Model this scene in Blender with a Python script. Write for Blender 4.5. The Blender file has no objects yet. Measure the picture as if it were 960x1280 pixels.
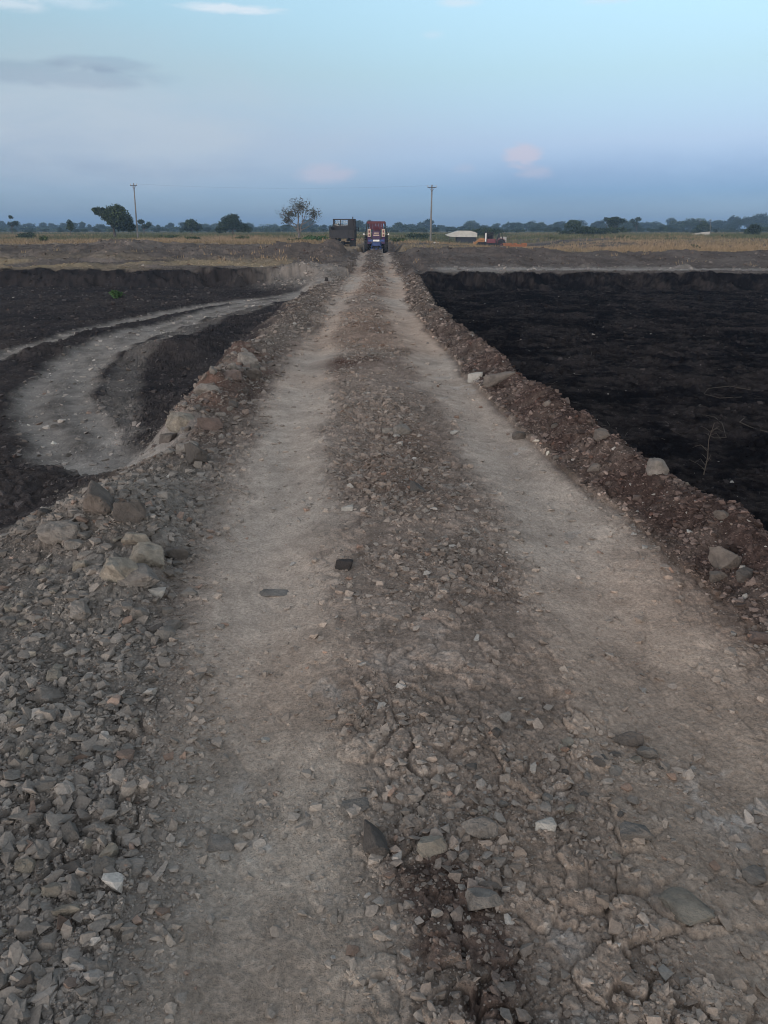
import bpy, math, random
import numpy as np
from mathutils import Vector, Matrix

random.seed(7)
rng = np.random.default_rng(7)
S = bpy.context.scene
COL = S.collection
R = math.radians

# ------------------------------------------------------------------ camera
CAM_Z = 1.55
F = 924.0                      # focal length in pixels of the 960x1280 photograph
PITCH = math.atan((640 - 285) / F)
cam_d = bpy.data.cameras.new('camera')
cam = bpy.data.objects.new('camera', cam_d)
COL.objects.link(cam)
cam_d.sensor_fit = 'VERTICAL'
cam_d.sensor_height = 36.0
cam_d.sensor_width = 27.0
cam_d.lens = 36.0 * F / 1280.0
cam_d.clip_start = 0.05
cam_d.clip_end = 20000
cam.location = (0, 0, CAM_Z)
cam.rotation_euler = (math.pi / 2 - PITCH, 0, 0)
S.camera = cam


def ray(px, py):
    a, b = (px - 480) / F, (640 - py) / F
    c, s = math.cos(PITCH), math.sin(PITCH)
    return a, c + b * s, -s + b * c


def at(px, py, z=0.0):
    """where the sight line through a pixel of the photograph meets height z"""
    dx, dy, dz = ray(px, py)
    t = (z - CAM_Z) / dz
    return dx * t, dy * t


def atd(px, py, y):
    """the point on that sight line at distance y: (x, z)"""
    dx, dy, dz = ray(px, py)
    t = y / dy
    return dx * t, CAM_Z + dz * t


# ------------------------------------------------------------------ numpy noise
def _h(ix, iy, seed):
    n = (ix.astype(np.int64) * 374761393 + iy.astype(np.int64) * 668265263 + seed * 974711) & 0xFFFFFFFF
    n = ((n ^ (n >> 13)) * 1274126177) & 0xFFFFFFFF
    n = ((n ^ (n >> 16)) * 2246822519) & 0xFFFFFFFF
    return ((n ^ (n >> 15)) & 0xFFFFFF) / float(0xFFFFFF)


def vnoise(x, y, seed=0):
    ix, iy = np.floor(x), np.floor(y)
    fx, fy = x - ix, y - iy
    ux, uy = fx * fx * fx * (fx * (fx * 6 - 15) + 10), fy * fy * fy * (fy * (fy * 6 - 15) + 10)
    a, b = _h(ix, iy, seed), _h(ix + 1, iy, seed)
    c, d = _h(ix, iy + 1, seed), _h(ix + 1, iy + 1, seed)
    return (a + (b - a) * ux + (c - a) * uy + (a - b - c + d) * ux * uy) * 2 - 1


def fbm(x, y, seed=0, octs=4, gain=0.5):
    out, amp, tot = 0.0, 1.0, 0.0
    ca, sa = math.cos(0.6), math.sin(0.6)
    for o in range(octs):
        out = out + amp * vnoise(x, y, seed + o * 17)
        tot += amp
        amp *= gain
        x, y = (ca * x - sa * y) * 2.03 + 3.1, (sa * x + ca * y) * 2.03 - 1.7
    return out / tot


def worley(x, y, seed=0):
    ix, iy = np.floor(x), np.floor(y)
    f1 = np.full(x.shape, 9.0)
    f2 = np.full(x.shape, 9.0)
    cid = np.zeros(x.shape)
    for i in (-1, 0, 1):
        for j in (-1, 0, 1):
            cx, cy = ix + i, iy + j
            px, py = cx + _h(cx, cy, seed), cy + _h(cx, cy, seed + 5)
            d = np.hypot(px - x, py - y)
            near = d < f1
            f2 = np.where(near, f1, np.minimum(f2, d))
            cid = np.where(near, _h(cx, cy, seed + 9), cid)
            f1 = np.where(near, d, f1)
    return f1, f2, cid


def ss(a, b, x):
    t = np.clip((x - a) / (b - a), 0, 1)
    return t * t * (3 - 2 * t)


def gs(x, c, w):
    return np.exp(-((x - c) / w) ** 2)


def curve_xy(pts):
    pts = sorted(pts, key=lambda p: p[1])
    xs, ys = np.array([p[0] for p in pts]), np.array([p[1] for p in pts])
    return lambda y: np.interp(y, ys, xs)


def seg_dist(x, y, pts):
    """distance to a polyline and the position along it"""
    best = np.full(x.shape, 1e9)
    for (x0, y0), (x1, y1) in zip(pts[:-1], pts[1:]):
        dx, dy = x1 - x0, y1 - y0
        t = np.clip(((x - x0) * dx + (y - y0) * dy) / (dx * dx + dy * dy), 0, 1)
        best = np.minimum(best, np.hypot(x - x0 - t * dx, y - y0 - t * dy))
    return best


def smooth_poly(pts, n=6):
    out = []
    P = [pts[0]] + list(pts) + [pts[-1]]
    for i in range(1, len(P) - 2):
        p0, p1, p2, p3 = P[i - 1:i + 3]
        for k in range(n):
            t = k / n
            out.append(tuple(0.5 * (2 * p1[a] + (p2[a] - p0[a]) * t + (2 * p0[a] - 5 * p1[a] + 4 * p2[a] - p3[a]) * t * t
                                    + (-p0[a] + 3 * p1[a] - 3 * p2[a] + p3[a]) * t ** 3) for a in range(2)))
    out.append(pts[-1])
    return out


# ------------------------------------------------------------------ the lie of the land
CX = curve_xy([(0.42, -4), (0.40, 1), (0.24, 2.5)] +
              [((at(a, r)[0] + at(b, r)[0]) / 2, at(a, r)[1]) for r, a, b in
               ((700, 318, 742), (600, 352, 660), (500, 366, 588), (400, 408, 504), (370, 428, 490), (352, 448, 492))] +
              [(-0.42, 30), (-0.60, 46), (-0.55, 60), (-0.55, 400)])
HALF = lambda y: np.interp(y, [1, 4, 8, 14, 24, 32, 50], [0.70, 0.80, 0.80, 0.70, 0.66, 0.60, 0.58])
XR = curve_xy([(1.95, -4), (1.80, 1.2)] +
              [at(a, b) for a, b in ((512, 384), (545, 425), (578, 464), (640, 531), (704, 588), (790, 655), (958, 800))] +
              [(0.66, 26), (0.75, 33), (0.55, 46), (0.60, 80), (0.60, 400)])
XL = curve_xy([(-0.5, -4)] +
              [at(a, b) for a, b in ((412, 372), (390, 408), (362, 440), (335, 475), (304, 528), (282, 565), (264, 600),
                                     (244, 660), (232, 710), (208, 800), (195, 900), (180, 1000), (150, 1200))] +
              [(-1.45, 27), (-1.45, 33), (-1.75, 46), (-1.8, 80), (-1.8, 400)])
PATH_A = smooth_poly([at(a, b, -.36) for a, b in ((404, 361), (368, 370), (300, 381), (235, 398), (165, 418), (105, 445), (75, 475), (72, 505), (92, 540), (120, 568), (190, 590))])
PATH_B = smooth_poly([at(a, b, -.36) for a, b in ((400, 358), (368, 366), (300, 375), (225, 386), (130, 405), (60, 424), (-60, 455))])
PATH_C = smooth_poly([at(a, b, -.36) for a, b in ((330, 380), (240, 408), (175, 440), (150, 475), (140, 515), (150, 560))])
EDGE_Y = 28.0


def crumble(x, y, cell, seed):
    """broken rubble: every cell a chunk of its own height, with a gap round it"""
    u = x / cell + .32 * vnoise(x / cell * 1.9, y / cell * 1.9, seed)
    v = y / cell + .32 * vnoise(x / cell * 1.9, y / cell * 1.9, seed + 1)
    f1, f2, cid = worley(u, v, seed + 2)
    body = ss(.02, .22, f2 - f1)
    return body * (.25 + .75 * cid) * (1 - .35 * np.clip(f1, 0, 1)), cid, body


def zones(x, y):
    Z = {}
    Z['cr'] = []
    for cell, y0, y1, seed in ((.017, 2.2, 4.2, 901), (.042, 6, 11, 911), (.105, 16, 30, 921), (.28, 70, 110, 931)):
        h, cid, body = crumble(x, y, cell, seed)
        fade = 1 - ss(y0, y1, y)
        Z['cr'].append((cell, h, cid, body, fade))
    wob = 0.07 * fbm(x * 1.3, y * 1.3, 3, 3) * np.clip(y / 4, .5, 3)
    Z['cx'] = CX(y)
    Z['ur'] = x - XR(y) + wob * .6
    Z['ul'] = XL(y) - x + wob
    Z['road'] = (Z['ur'] < 0) & (Z['ul'] < 0) & (y < 90)
    half = HALF(y)
    dl, dr = x - (Z['cx'] - half) + wob, x - (Z['cx'] + half) + wob
    wl = np.interp(y, [2, 5, 10, 18, 30, 46], [.34, .31, .31, .32, .27, .25])
    fray = 1 + .45 * fbm(x * 2.5, y * 1.2, 5, 4) + .25 * fbm(x * 9, y * 7, 6, 3)
    Z['rut'] = np.maximum(1 - ss(.45, 1.55, np.abs(dl) / (wl * fray)), 1 - ss(.45, 1.55, np.abs(dr) / (wl * fray)))
    Z['rutdip'] = np.maximum(gs(dl, 0, .20), gs(dr, 0, .22))
    Z['hump'] = gs(x - Z['cx'], 0, .42)
    ey_l = EDGE_Y - .3 + 0.9 * fbm(x * .12, y * 0, 21, 3) + .25 * fbm(x * .9, y * .4, 24, 3)
    ey_r = EDGE_Y - 2.0 + 1.0 * fbm(x * .10, y * 0, 22, 3) + .25 * fbm(x * .9, y * .4, 25, 3)
    Z['eyl'], Z['eyr'] = ey_l, ey_r
    crumbly = .55 * fbm(x * 1.3, y * .9, 27, 4) + .22 * fbm(x * 4, y * 3, 28, 3)
    Z['far_l'] = ss(-.5, 1.05, y - ey_l + crumbly)
    Z['far_r'] = ss(-.4, .95, y - ey_r + crumbly)
    jag = 0.16 * fbm(x * 1.7, y * 1.7, 31, 4)
    da, db, dc = seg_dist(x, y, PATH_A) + jag, seg_dist(x, y, PATH_B) + jag, seg_dist(x, y, PATH_C) + jag
    Z['path'] = np.maximum.reduce([(1 - ss(.28, .58, da)) * (1 - .3 * gs(da, .0, .12)), (1 - ss(.12, .36, db)) * .85, (1 - ss(.12, .36, dc)) * .38])
    Z['pathd'] = np.minimum(da, db)
    return Z


def shape(x, y, Z=None, detail=True):
    if Z is None:
        Z = zones(x, y)
    ul, ur = Z['ul'], Z['ur']
    lon = np.interp(y, [-5, 16, 24, 30, 38, 46, 52, 60, 80, 110, 200, 400, 3000],
                    [0, 0, -.08, -.08, .08, .22, -.02, -.24, .0, .1, .0, -.1, -.3])
    # plateau beyond the dug basin
    plat = np.interp(y, [-5, 30, 33, 45, 58, 90, 200, 400, 3000], [.12, .14, .17, .36, .36, .2, .0, -.1, -.3])
    plat = plat - .30 * gs(x, -3.4, 2.6) * gs(y, 64, 8)
    plat = plat - 1.25 * gs(x, 15, 9) * gs(y, 112, 34) - .35 * ss(3, 14, x) * gs(y, 62, 24)
    basin = -.38 + .03 * fbm(x * .35, y * .35, 41, 3)
    # left of the road
    dst = np.interp(y, [2.6, 4, 5.2, 6.5, 9, 12], [.5, .4, .2, .50, .55, .60])
    den = np.interp(y, [2.6, 4, 5.2, 6.5, 9, 12], [2.6, 1.9, 1.5, 1.15, 1.20, 1.35])
    dep = np.interp(y, [0, 2.2, 4, 6, 8], [.10, .14, .30, .40, .43])
    tl = np.clip((ul - dst) / (den - dst), 0, 1)
    tl = tl * tl * (3 - 2 * tl)
    left_low = lon - dep * tl + (basin + .38) * tl + .11 * ss(12, 23, y) * tl
    left = left_low * (1 - Z['far_l']) + plat * Z['far_l']
    lump = .75 + .5 * fbm(x * 2.2, y * 2.2, 51, 3)
    ridge = ss(0, .22, ul) * gs(ul, .46, .30) * (.19 * (.5 + .9 * ss(-.3, .3, fbm(x * .9, y * .9, 52, 2))) * ss(5.4, 6.4, y) * (1 - ss(9.2, 11, y)) + .07 * ss(9, 11, y) * (1 - ss(16, 19, y))) * lump
    px, py = at(140, 640)
    ridge = ridge + .20 * ss(0, .2, ul) * gs(x, px, .42) * gs(y, py, .42) * lump
    px, py = at(165, 710)
    ridge = ridge + .12 * ss(0, .2, ul) * gs(x, px, .45) * gs(y, py, .5) * lump
    left = left + ridge
    # right of the road: berm then the dark field
    tr = ss(.42, .95, ur)
    right_low = lon + (basin - lon) * tr
    blend = Z['far_r'] * ss(.3, .9, ur)
    right = right_low * (1 - blend) + plat * blend
    lump2 = .8 + .45 * fbm(x * 1.9, y * 1.9, 61, 3)
    right = right + np.interp(y, [0, 4, 9, 16, 28, 31], [.25, .25, .23, .22, .22, .06]) * gs(ur, .34, .20) * lump2 * (y < 33)
    bump = Z['hump'] * np.interp(y, [0, 2, 5, 40], [.035, .035, .06, .07])
    road = lon - (.045 + .05 * ss(25, 35, y)) * Z['rutdip'] + bump * (1 + .8 * ss(25, 35, y)) * (.7 + .5 * fbm(x * 1.5, y * 1.5, 71, 3))
    z = np.where(ul > 0, left, np.where(ur > 0, right, road))
    z = np.where(y > 90, plat, z)
    lip = np.where(x < 0, gs(y - Z['eyl'], .85, .35) * ss(.8, 1.6, ul), gs(y - Z['eyr'], .75, .35) * ss(.6, 1.2, ur) * .8)
    z = z + lip * (.0 + .14 * fbm(x * .8, y * .5, 86, 4))
    # spoil thrown up beyond the basin
    off = np.maximum(ul, ur)
    w = ss(.0, .7, off) * (y > 30)
    up = .78 + .45 * fbm(x * .30, y * .1, 81, 3) + .16 * fbm(x * .9, y * .6, 82, 3)
    up_r = .44 * gs(y, 39.5 + 1.2 * fbm(x * .1, y * 0, 83, 2), 3.1) * (x > 0)
    up_l = (.62 * gs(x, -2.5, .75) * gs(y, 41, 1.8) + .42 * gs(x, -3.6, 2.4) * gs(y, 39.5, 2.6) + .66 * ss(-2.5, -6, x) * gs(y, 41 + 1.5 * fbm(x * .1, y * 0, 84, 2), 4.6)) * (x < 0)
    z = z + w * up * (up_r + up_l)
    z = z + .07 * gs(y, 39, 7) * w * fbm(x * 1.6, y * 1.1, 87, 3)
    mx, my = at(400, 346, -.1)
    z = z + .27 * gs(x, mx - .45, 1.35) * gs(y, my - .1, 1.7) * ss(-.1, .4, ul) * (.9 + .25 * fbm(x * 1.5, y * 1.5, 88, 3))
    z = z + .12 * gs(x, -3.2, 1.0) * gs(y, 37.5, 1.6) * w
    # dark ridges pushed up beside the side path
    lowl = (ul > .5) & (y < 30)
    for a, b, wx, hh in ((212, 432, .7, .20), (250, 425, .8, .12), (60, 428, .5, .12), (130, 412, .7, .10), (250, 395, .8, .08), (20, 600, .5, .18), (330, 395, .9, .10)):
        qx, qy = at(a, b, -.3)
        z = z + lowl * hh * gs(x, qx, wx) * gs(y, qy, wx * 1.2) * (.8 + .5 * fbm(x * 2, y * 2, 91, 3))
    z = z - .05 * Z['path'] * lowl
    if not detail:
        return z
    near = np.clip(1.5 / np.maximum(y, 1.5), .25, 1)
    rough = np.where(ur > 0, .9, np.where(ul > 0, .75, .09 + .50 * (1 - Z['rut']) + .08 * (x > .55) * (y < 8)))
    rough = rough * (1 - .7 * Z['path'] * (ul > 0))
    far = y > 31
    rough = np.where(far, .9, rough)
    patch = ss(-.25, .35, fbm(x * 1.1, y * 1.1, 101, 4))
    sx_, sy_ = at(575, 1170)
    strip = gs(x - sx_ - (y - sy_) * -.30, 0, .11) * (1 - ss(1.45, 1.65, y))
    rough = np.maximum(rough, .9 * strip)
    rough = rough * (.55 + .6 * patch)
    qx_, qy_ = at(500, 790)
    rough = rough * (1 - .6 * gs(x, qx_, .42) * gs(y, qy_, .50) * (ul < 0))
    z = z + rough * .040 * fbm(x * 4, y * 4, 102, 4) * np.clip(.6 + y * .02, .6, 1.4)
    z = z + (y > 30) * rough * (.24 * fbm(x * .8, y * .8, 105, 4) - .05)
    (c1, h1, i1, b1, f1), (c2, h2, i2, b2, f2), (c3, h3, i3, b3, f3), (c4, h4, i4, b4, f4) = Z['cr']
    z = z + (.10 + .8 * rough) * .42 * c1 * (h1 - .3) * f1
    z = z + (.05 + .75 * rough) * .40 * c2 * (h2 - .3) * f2 * np.where(i2 > .25, 1, .3)
    z = z + rough * .40 * c3 * (h3 - .3) * f3 * np.where(i3 > .5, 1, .15)
    z = z + np.clip(rough - .3, 0, 1) * .30 * c4 * (h4 - .3) * f4 * ss(5, 12, y)
    z = z + (.0012 + .003 * rough) * fbm(x * 38, y * 38, 113, 4)
    # dried mud cracks in the wheel tracks
    g1, g2, _ = worley(x * 7 + .5 * fbm(x * 6, y * 6, 7, 3), y * 7 + .5 * fbm(x * 6, y * 6, 8, 3), 121)
    crk = (1 - ss(.0, .07, g2 - g1)) * ss(.1, .5, fbm(x * .8, y * .8, 131, 3) + .3 * (x > .6)) * (ur < 0) * (ul < 0) * (y < 14)
    z = z - .004 * crk
    return z


def hz(x, y):
    return float(shape(np.array([float(x)]), np.array([float(y)]))[0])


def hs(x, y):
    return shape(np.asarray(x, float), np.asarray(y, float))


def soil_colour(x, y, Z, z):
    """what the earth is made of at each spot (linear albedo)"""
    n1 = fbm(x * .9, y * .9, 201, 4)[:, None]
    n2 = fbm(x * 3.2, y * 3.2, 202, 4)[:, None]
    n3 = fbm(x * 14, y * 14, 203, 3)[:, None]
    ul, ur = Z['ul'][:, None], Z['ur'][:, None]
    yy, xx = y[:, None], x[:, None]
    rut, hump, path = Z['rut'][:, None], Z['hump'][:, None], Z['path'][:, None]

    def c(*v):
        return np.array(v)[None, :]

    def mix(a, b, t):
        t = np.clip(t, 0, 1)
        return a * (1 - t) + b * t
    far_road = ss(1.3, 3.2, yy)  # blend from near to far road colours; wheel tracks turn paler farther off
    wn = fbm(x * .45, y * .45, 207, 3)[:, None]
    road = mix(mix(c(.222, .194, .171), c(.195, .158, .136), far_road), mix(c(.262, .232, .203), c(.360, .305, .264), far_road), rut * (1.05 + .5 * n2) + .18 * n1)
    brown = ss(.05, .5, n1 + .25 * n2 + .15) * hump
    road = mix(road, c(.128, .094, .078), brown * .9 * ss(2.5, 5, yy))
    road = mix(road, c(.105, .088, .080), (1 - rut) * ss(26, 33, yy) * .8)
    road = mix(road, road * c(1.03, .95, .90), ss(-.2, .4, wn))
    dx, dy = at(560, 1160)
    dx, dy = at(575, 1170)
    strip = gs(xx - dx - (yy - dy) * -.30, 0, .11) * (1 - ss(1.45, 1.65, yy))
    road = mix(road, c(.088, .066, .057), strip * (.75 + 1.5 * n2 + 1.2 * n3) * 1.1)
    rx, ry = at(440, 455)
    road = mix(road, c(.085, .054, .045), gs(xx, rx, .4) * gs(yy, ry, .35) * (1.1 + n2))
    qx, qy = at(500, 790)
    road = mix(road, c(.225, .186, .160), .6 * gs(xx, qx, .42) * gs(yy, qy, .50) * (.8 + n2))
    lime = ss(.42, .62, fbm(x * 5, y * 5, 205, 4)[:, None]) * ss(.1, .5, fbm(x * .9, y * .9, 206, 2)[:, None])
    road = mix(road, c(.27, .25, .235), lime * .55)
    # left verge and rubble
    rub = mix(c(.170, .154, .140), c(.120, .106, .096), ss(-.2, .5, n1 + n2 * .5))
    rub = mix(rub, mix(c(.135, .112, .098), c(.090, .070, .061), .4 + n1 + .6 * n2), ss(4.2, 6, yy))
    rub = mix(rub, c(.25, .235, .22), lime * .4 * (yy < 3.2))
    dark_l = mix(c(.034, .031, .0325), c(.052, .045, .044), .5 + n1 + .4 * n2)
    start = np.interp(y, [2.4, 3.2, 4, 5.2, 6.5, 9, 12], [9, 3.0, 1.35, .85, .68, .66, .68])[:, None]
    dark_l = mix(dark_l, c(.0135, .0125, .0140), .85 * ss(25, 30, yy))
    left = mix(rub, dark_l, ss(-.18, .22, ul - start + .25 * n2))
    left = mix(left, c(.245, .222, .204), path * (1.0 + .45 * n2) * (ul > .15))
    red = gs(ul, .42, .3) * ss(5.6, 6.6, yy) * (1 - ss(9, 11, yy)) * ss(-.1, .4, n2 + .1)
    left = mix(left, c(.105, .066, .054), red * .7)
    # right berm and dark field
    berm = mix(c(.056, .040, .036), c(.092, .073, .065), .35 + n2 + .6 * n3)
    berm = mix(berm, c(.110, .096, .086), ss(8, 16, yy) * .55)
    dark_r = mix(c(.0095, .0090, .0104), c(.0310, .0265, .0262), .40 + .8 * n1 + .9 * n2 + .7 * n3)
    right = mix(berm, dark_r, ss(-.08, .16, ur - .50 + .12 * n2))
    # plateau
    soil = mix(c(.140, .120, .108), c(.095, .082, .075), .5 + n1)
    band = fbm(x * .05, y * .11, 211, 4)[:, None]
    grass = mix(c(.320, .245, .165), c(.215, .175, .120), .5 + band)
    g = ss(43, 50, yy) + ss(0, .3, band) * .6
    low = 1.3 * gs(yy, 32.0, 2.8) * ss(-.2, .1, fbm(x * .16, y * .3, 215, 4)[:, None] + .10)
    t_ = low * (xx < -4) + ss(43.5, 47, yy) * (.65 + band)
    soil = soil * (1 + .35 * fbm(x * .7, y * .5, 216, 4)[:, None])
    plat_l = mix(soil, grass, t_)
    plat_r = mix(mix(c(.118, .103, .096), c(.082, .070, .065), .5 + n1 + .5 * n2), grass, ss(42, 47, yy) * (.35 + 1.2 * band))
    pale = gs(yy - Z['eyr'][:, None], 2.6, 1.6) * ss(-.25, .15, fbm(x * .13, y * .3, 213, 3)[:, None] + .12)
    plat_r = mix(plat_r, c(.255, .240, .228), pale * .85 * ss(.8, 1.6, ur))
    crop = ss(120, 150, yy)
    plat_l, plat_r = mix(plat_l, c(.105, .108, .062), crop * (.8 + band)), mix(plat_r, c(.105, .108, .062), crop * (.8 + band))
    off = np.maximum(ul, ur)
    left = mix(left, plat_l, ss(.80, 1.35, yy - Z['eyl'][:, None] + .5 * n2 + .35 * n1))
    right = mix(right, plat_r, ss(.85, 1.1, yy - Z['eyr'][:, None] + .2 * n2))
    right = mix(right, berm, (yy > 29) * (1 - ss(.3, .6, ur)))
    mx, my = at(400, 346, -.1)
    left = mix(left, c(.165, .149, .137), 1.8 * gs(xx, mx - .45, 1.35) * gs(yy, my - .1, 1.7) * (.9 + .4 * n2))
    heap = gs(xx, -3.6, 3.2) * gs(yy, 38.5, 3.2) * (ul > .2)
    left = mix(left, c(.105, .088, .080), heap * 1.3)
    col = mix(mix(road, left, ss(-.22, .16, ul + .16 * n2 + .05 * n3)), right, ss(-.10, .08, ur + .07 * n2 + .03 * n3))
    wild = mix(plat_l, plat_r, ss(-3, 3, xx))
    col = np.where(yy > 90, wild, col)
    k = 1 + .12 * n3 + .10 * n2
    dk = .38 if True else 0
    for (cell, h, cid, body, fade), amt in zip(Z['cr'], (.42, .50, .32, .30)):
        k = k * (1 + amt * ((cid - .5) * body * fade)[:, None] * (1 - .55 * (rut * (ul < 0) * (ur < 0)) - .5 * path * (ul > 0)))
    pal = 0
    for a, b, r_ in ((112, 988, .05), (322, 1046, .03), (100, 1232, .05), (240, 1150, .035), (930, 985, .09), (45, 880, .06), (700, 1012, .04), (300, 965, .03), (900, 1000, .08), (640, 560, .12), (590, 480, .2)):
        qx, qy = at(a, b)
        pal = pal + gs(xx, qx, r_) * gs(yy, qy, r_ * 1.3)
    col = mix(col, c(.36, .34, .325), np.clip(pal, 0, 1) * ss(-.1, .35, n3 + .5 * n2) * .75)
    col = np.where((yy < 30) & (ur < .45) & (ul < 1.6), col * 1.17, col)
    return np.clip(col * k, .003, .6)


# ------------------------------------------------------------------ materials
def nodes_of(m):
    m.use_nodes = True
    nt = m.node_tree
    nt.nodes.clear()
    return nt, nt.nodes, nt.links


def mat_plain(name, rgb, rough=.8, noise=.25, scale=6., metal=0., bump=.0, spec=.3, rand=0.):
    m = bpy.data.materials.new(name)
    nt, N, L = nodes_of(m)
    out = N.new('ShaderNodeOutputMaterial')
    b = N.new('ShaderNodeBsdfPrincipled')
    b.inputs['Roughness'].default_value = rough
    b.inputs['Metallic'].default_value = metal
    b.inputs['Specular IOR Level'].default_value = spec
    tc = N.new('ShaderNodeNewGeometry')
    nz = N.new('ShaderNodeTexNoise')
    nz.inputs['Scale'].default_value = scale
    nz.inputs['Detail'].default_value = 6
    nz.inputs['Roughness'].default_value = .65
    L.new(tc.outputs['Position'], nz.inputs['Vector'])
    mr = N.new('ShaderNodeMapRange')
    mr.inputs['From Min'].default_value = .25
    mr.inputs['From Max'].default_value = .75
    mr.inputs['To Min'].default_value = 1 - noise
    mr.inputs['To Max'].default_value = 1 + noise
    L.new(nz.outputs['Fac'], mr.inputs['Value'])
    fac = mr.outputs['Result']
    if rand:
        oi = N.new('ShaderNodeObjectInfo')
        mr2 = N.new('ShaderNodeMapRange')
        mr2.inputs['To Min'].default_value = 1 - rand
        mr2.inputs['To Max'].default_value = 1 + rand
        L.new(oi.outputs['Random'], mr2.inputs['Value'])
        mu = N.new('ShaderNodeMath')
        mu.operation = 'MULTIPLY'
        L.new(fac, mu.inputs[0])
        L.new(mr2.outputs['Result'], mu.inputs[1])
        fac = mu.outputs[0]
    vm = N.new('ShaderNodeVectorMath')
    vm.operation = 'SCALE'
    vm.inputs[0].default_value = rgb
    L.new(fac, vm.inputs['Scale'])
    L.new(vm.outputs[0], b.inputs['Base Color'])
    if bump:
        bp = N.new('ShaderNodeBump')
        bp.inputs['Strength'].default_value = bump
        bp.inputs['Distance'].default_value = .01
        nz2 = N.new('ShaderNodeTexNoise')
        nz2.inputs['Scale'].default_value = scale * 6
        nz2.inputs['Detail'].default_value = 8
        nz2.inputs['Roughness'].default_value = .7
        L.new(tc.outputs['Position'], nz2.inputs['Vector'])
        L.new(nz2.outputs['Fac'], bp.inputs['Height'])
        L.new(bp.outputs[0], b.inputs['Normal'])
    L.new(b.outputs[0], out.inputs[0])
    return m


def mat_attr(name, bump=.5, fine=120., amt=.22, rough=.95, dist=.006, translucent=False):
    """base colour from the attribute 'Col', broken up by fine grain"""
    m = bpy.data.materials.new(name)
    nt, N, L = nodes_of(m)
    out = N.new('ShaderNodeOutputMaterial')
    b = N.new('ShaderNodeBsdfPrincipled')
    b.inputs['Roughness'].default_value = rough
    b.inputs['Specular IOR Level'].default_value = .0
    at_ = N.new('ShaderNodeAttribute')
    at_.attribute_name = 'Col'
    g = N.new('ShaderNodeNewGeometry')
    nz = N.new('ShaderNodeTexNoise')
    nz.inputs['Scale'].default_value = fine
    nz.inputs['Detail'].default_value = 5
    nz.inputs['Roughness'].default_value = .7
    L.new(g.outputs['Position'], nz.inputs['Vector'])
    mr = N.new('ShaderNodeMapRange')
    mr.inputs['From Min'].default_value = .3
    mr.inputs['From Max'].default_value = .7
    mr.inputs['To Min'].default_value = 1 - amt
    mr.inputs['To Max'].default_value = 1 + amt
    L.new(nz.outputs['Fac'], mr.inputs['Value'])
    vm = N.new('ShaderNodeVectorMath')
    vm.operation = 'SCALE'
    L.new(at_.outputs['Color'], vm.inputs[0])
    L.new(mr.outputs['Result'], vm.inputs['Scale'])
    L.new(vm.outputs[0], b.inputs['Base Color'])
    if bump:
        bp = N.new('ShaderNodeBump')
        bp.inputs['Strength'].default_value = bump
        bp.inputs['Distance'].default_value = dist
        L.new(nz.outputs['Fac'], bp.inputs['Height'])
        L.new(bp.outputs[0], b.inputs['Normal'])
    L.new(b.outputs[0], out.inputs[0])
    return m


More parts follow.
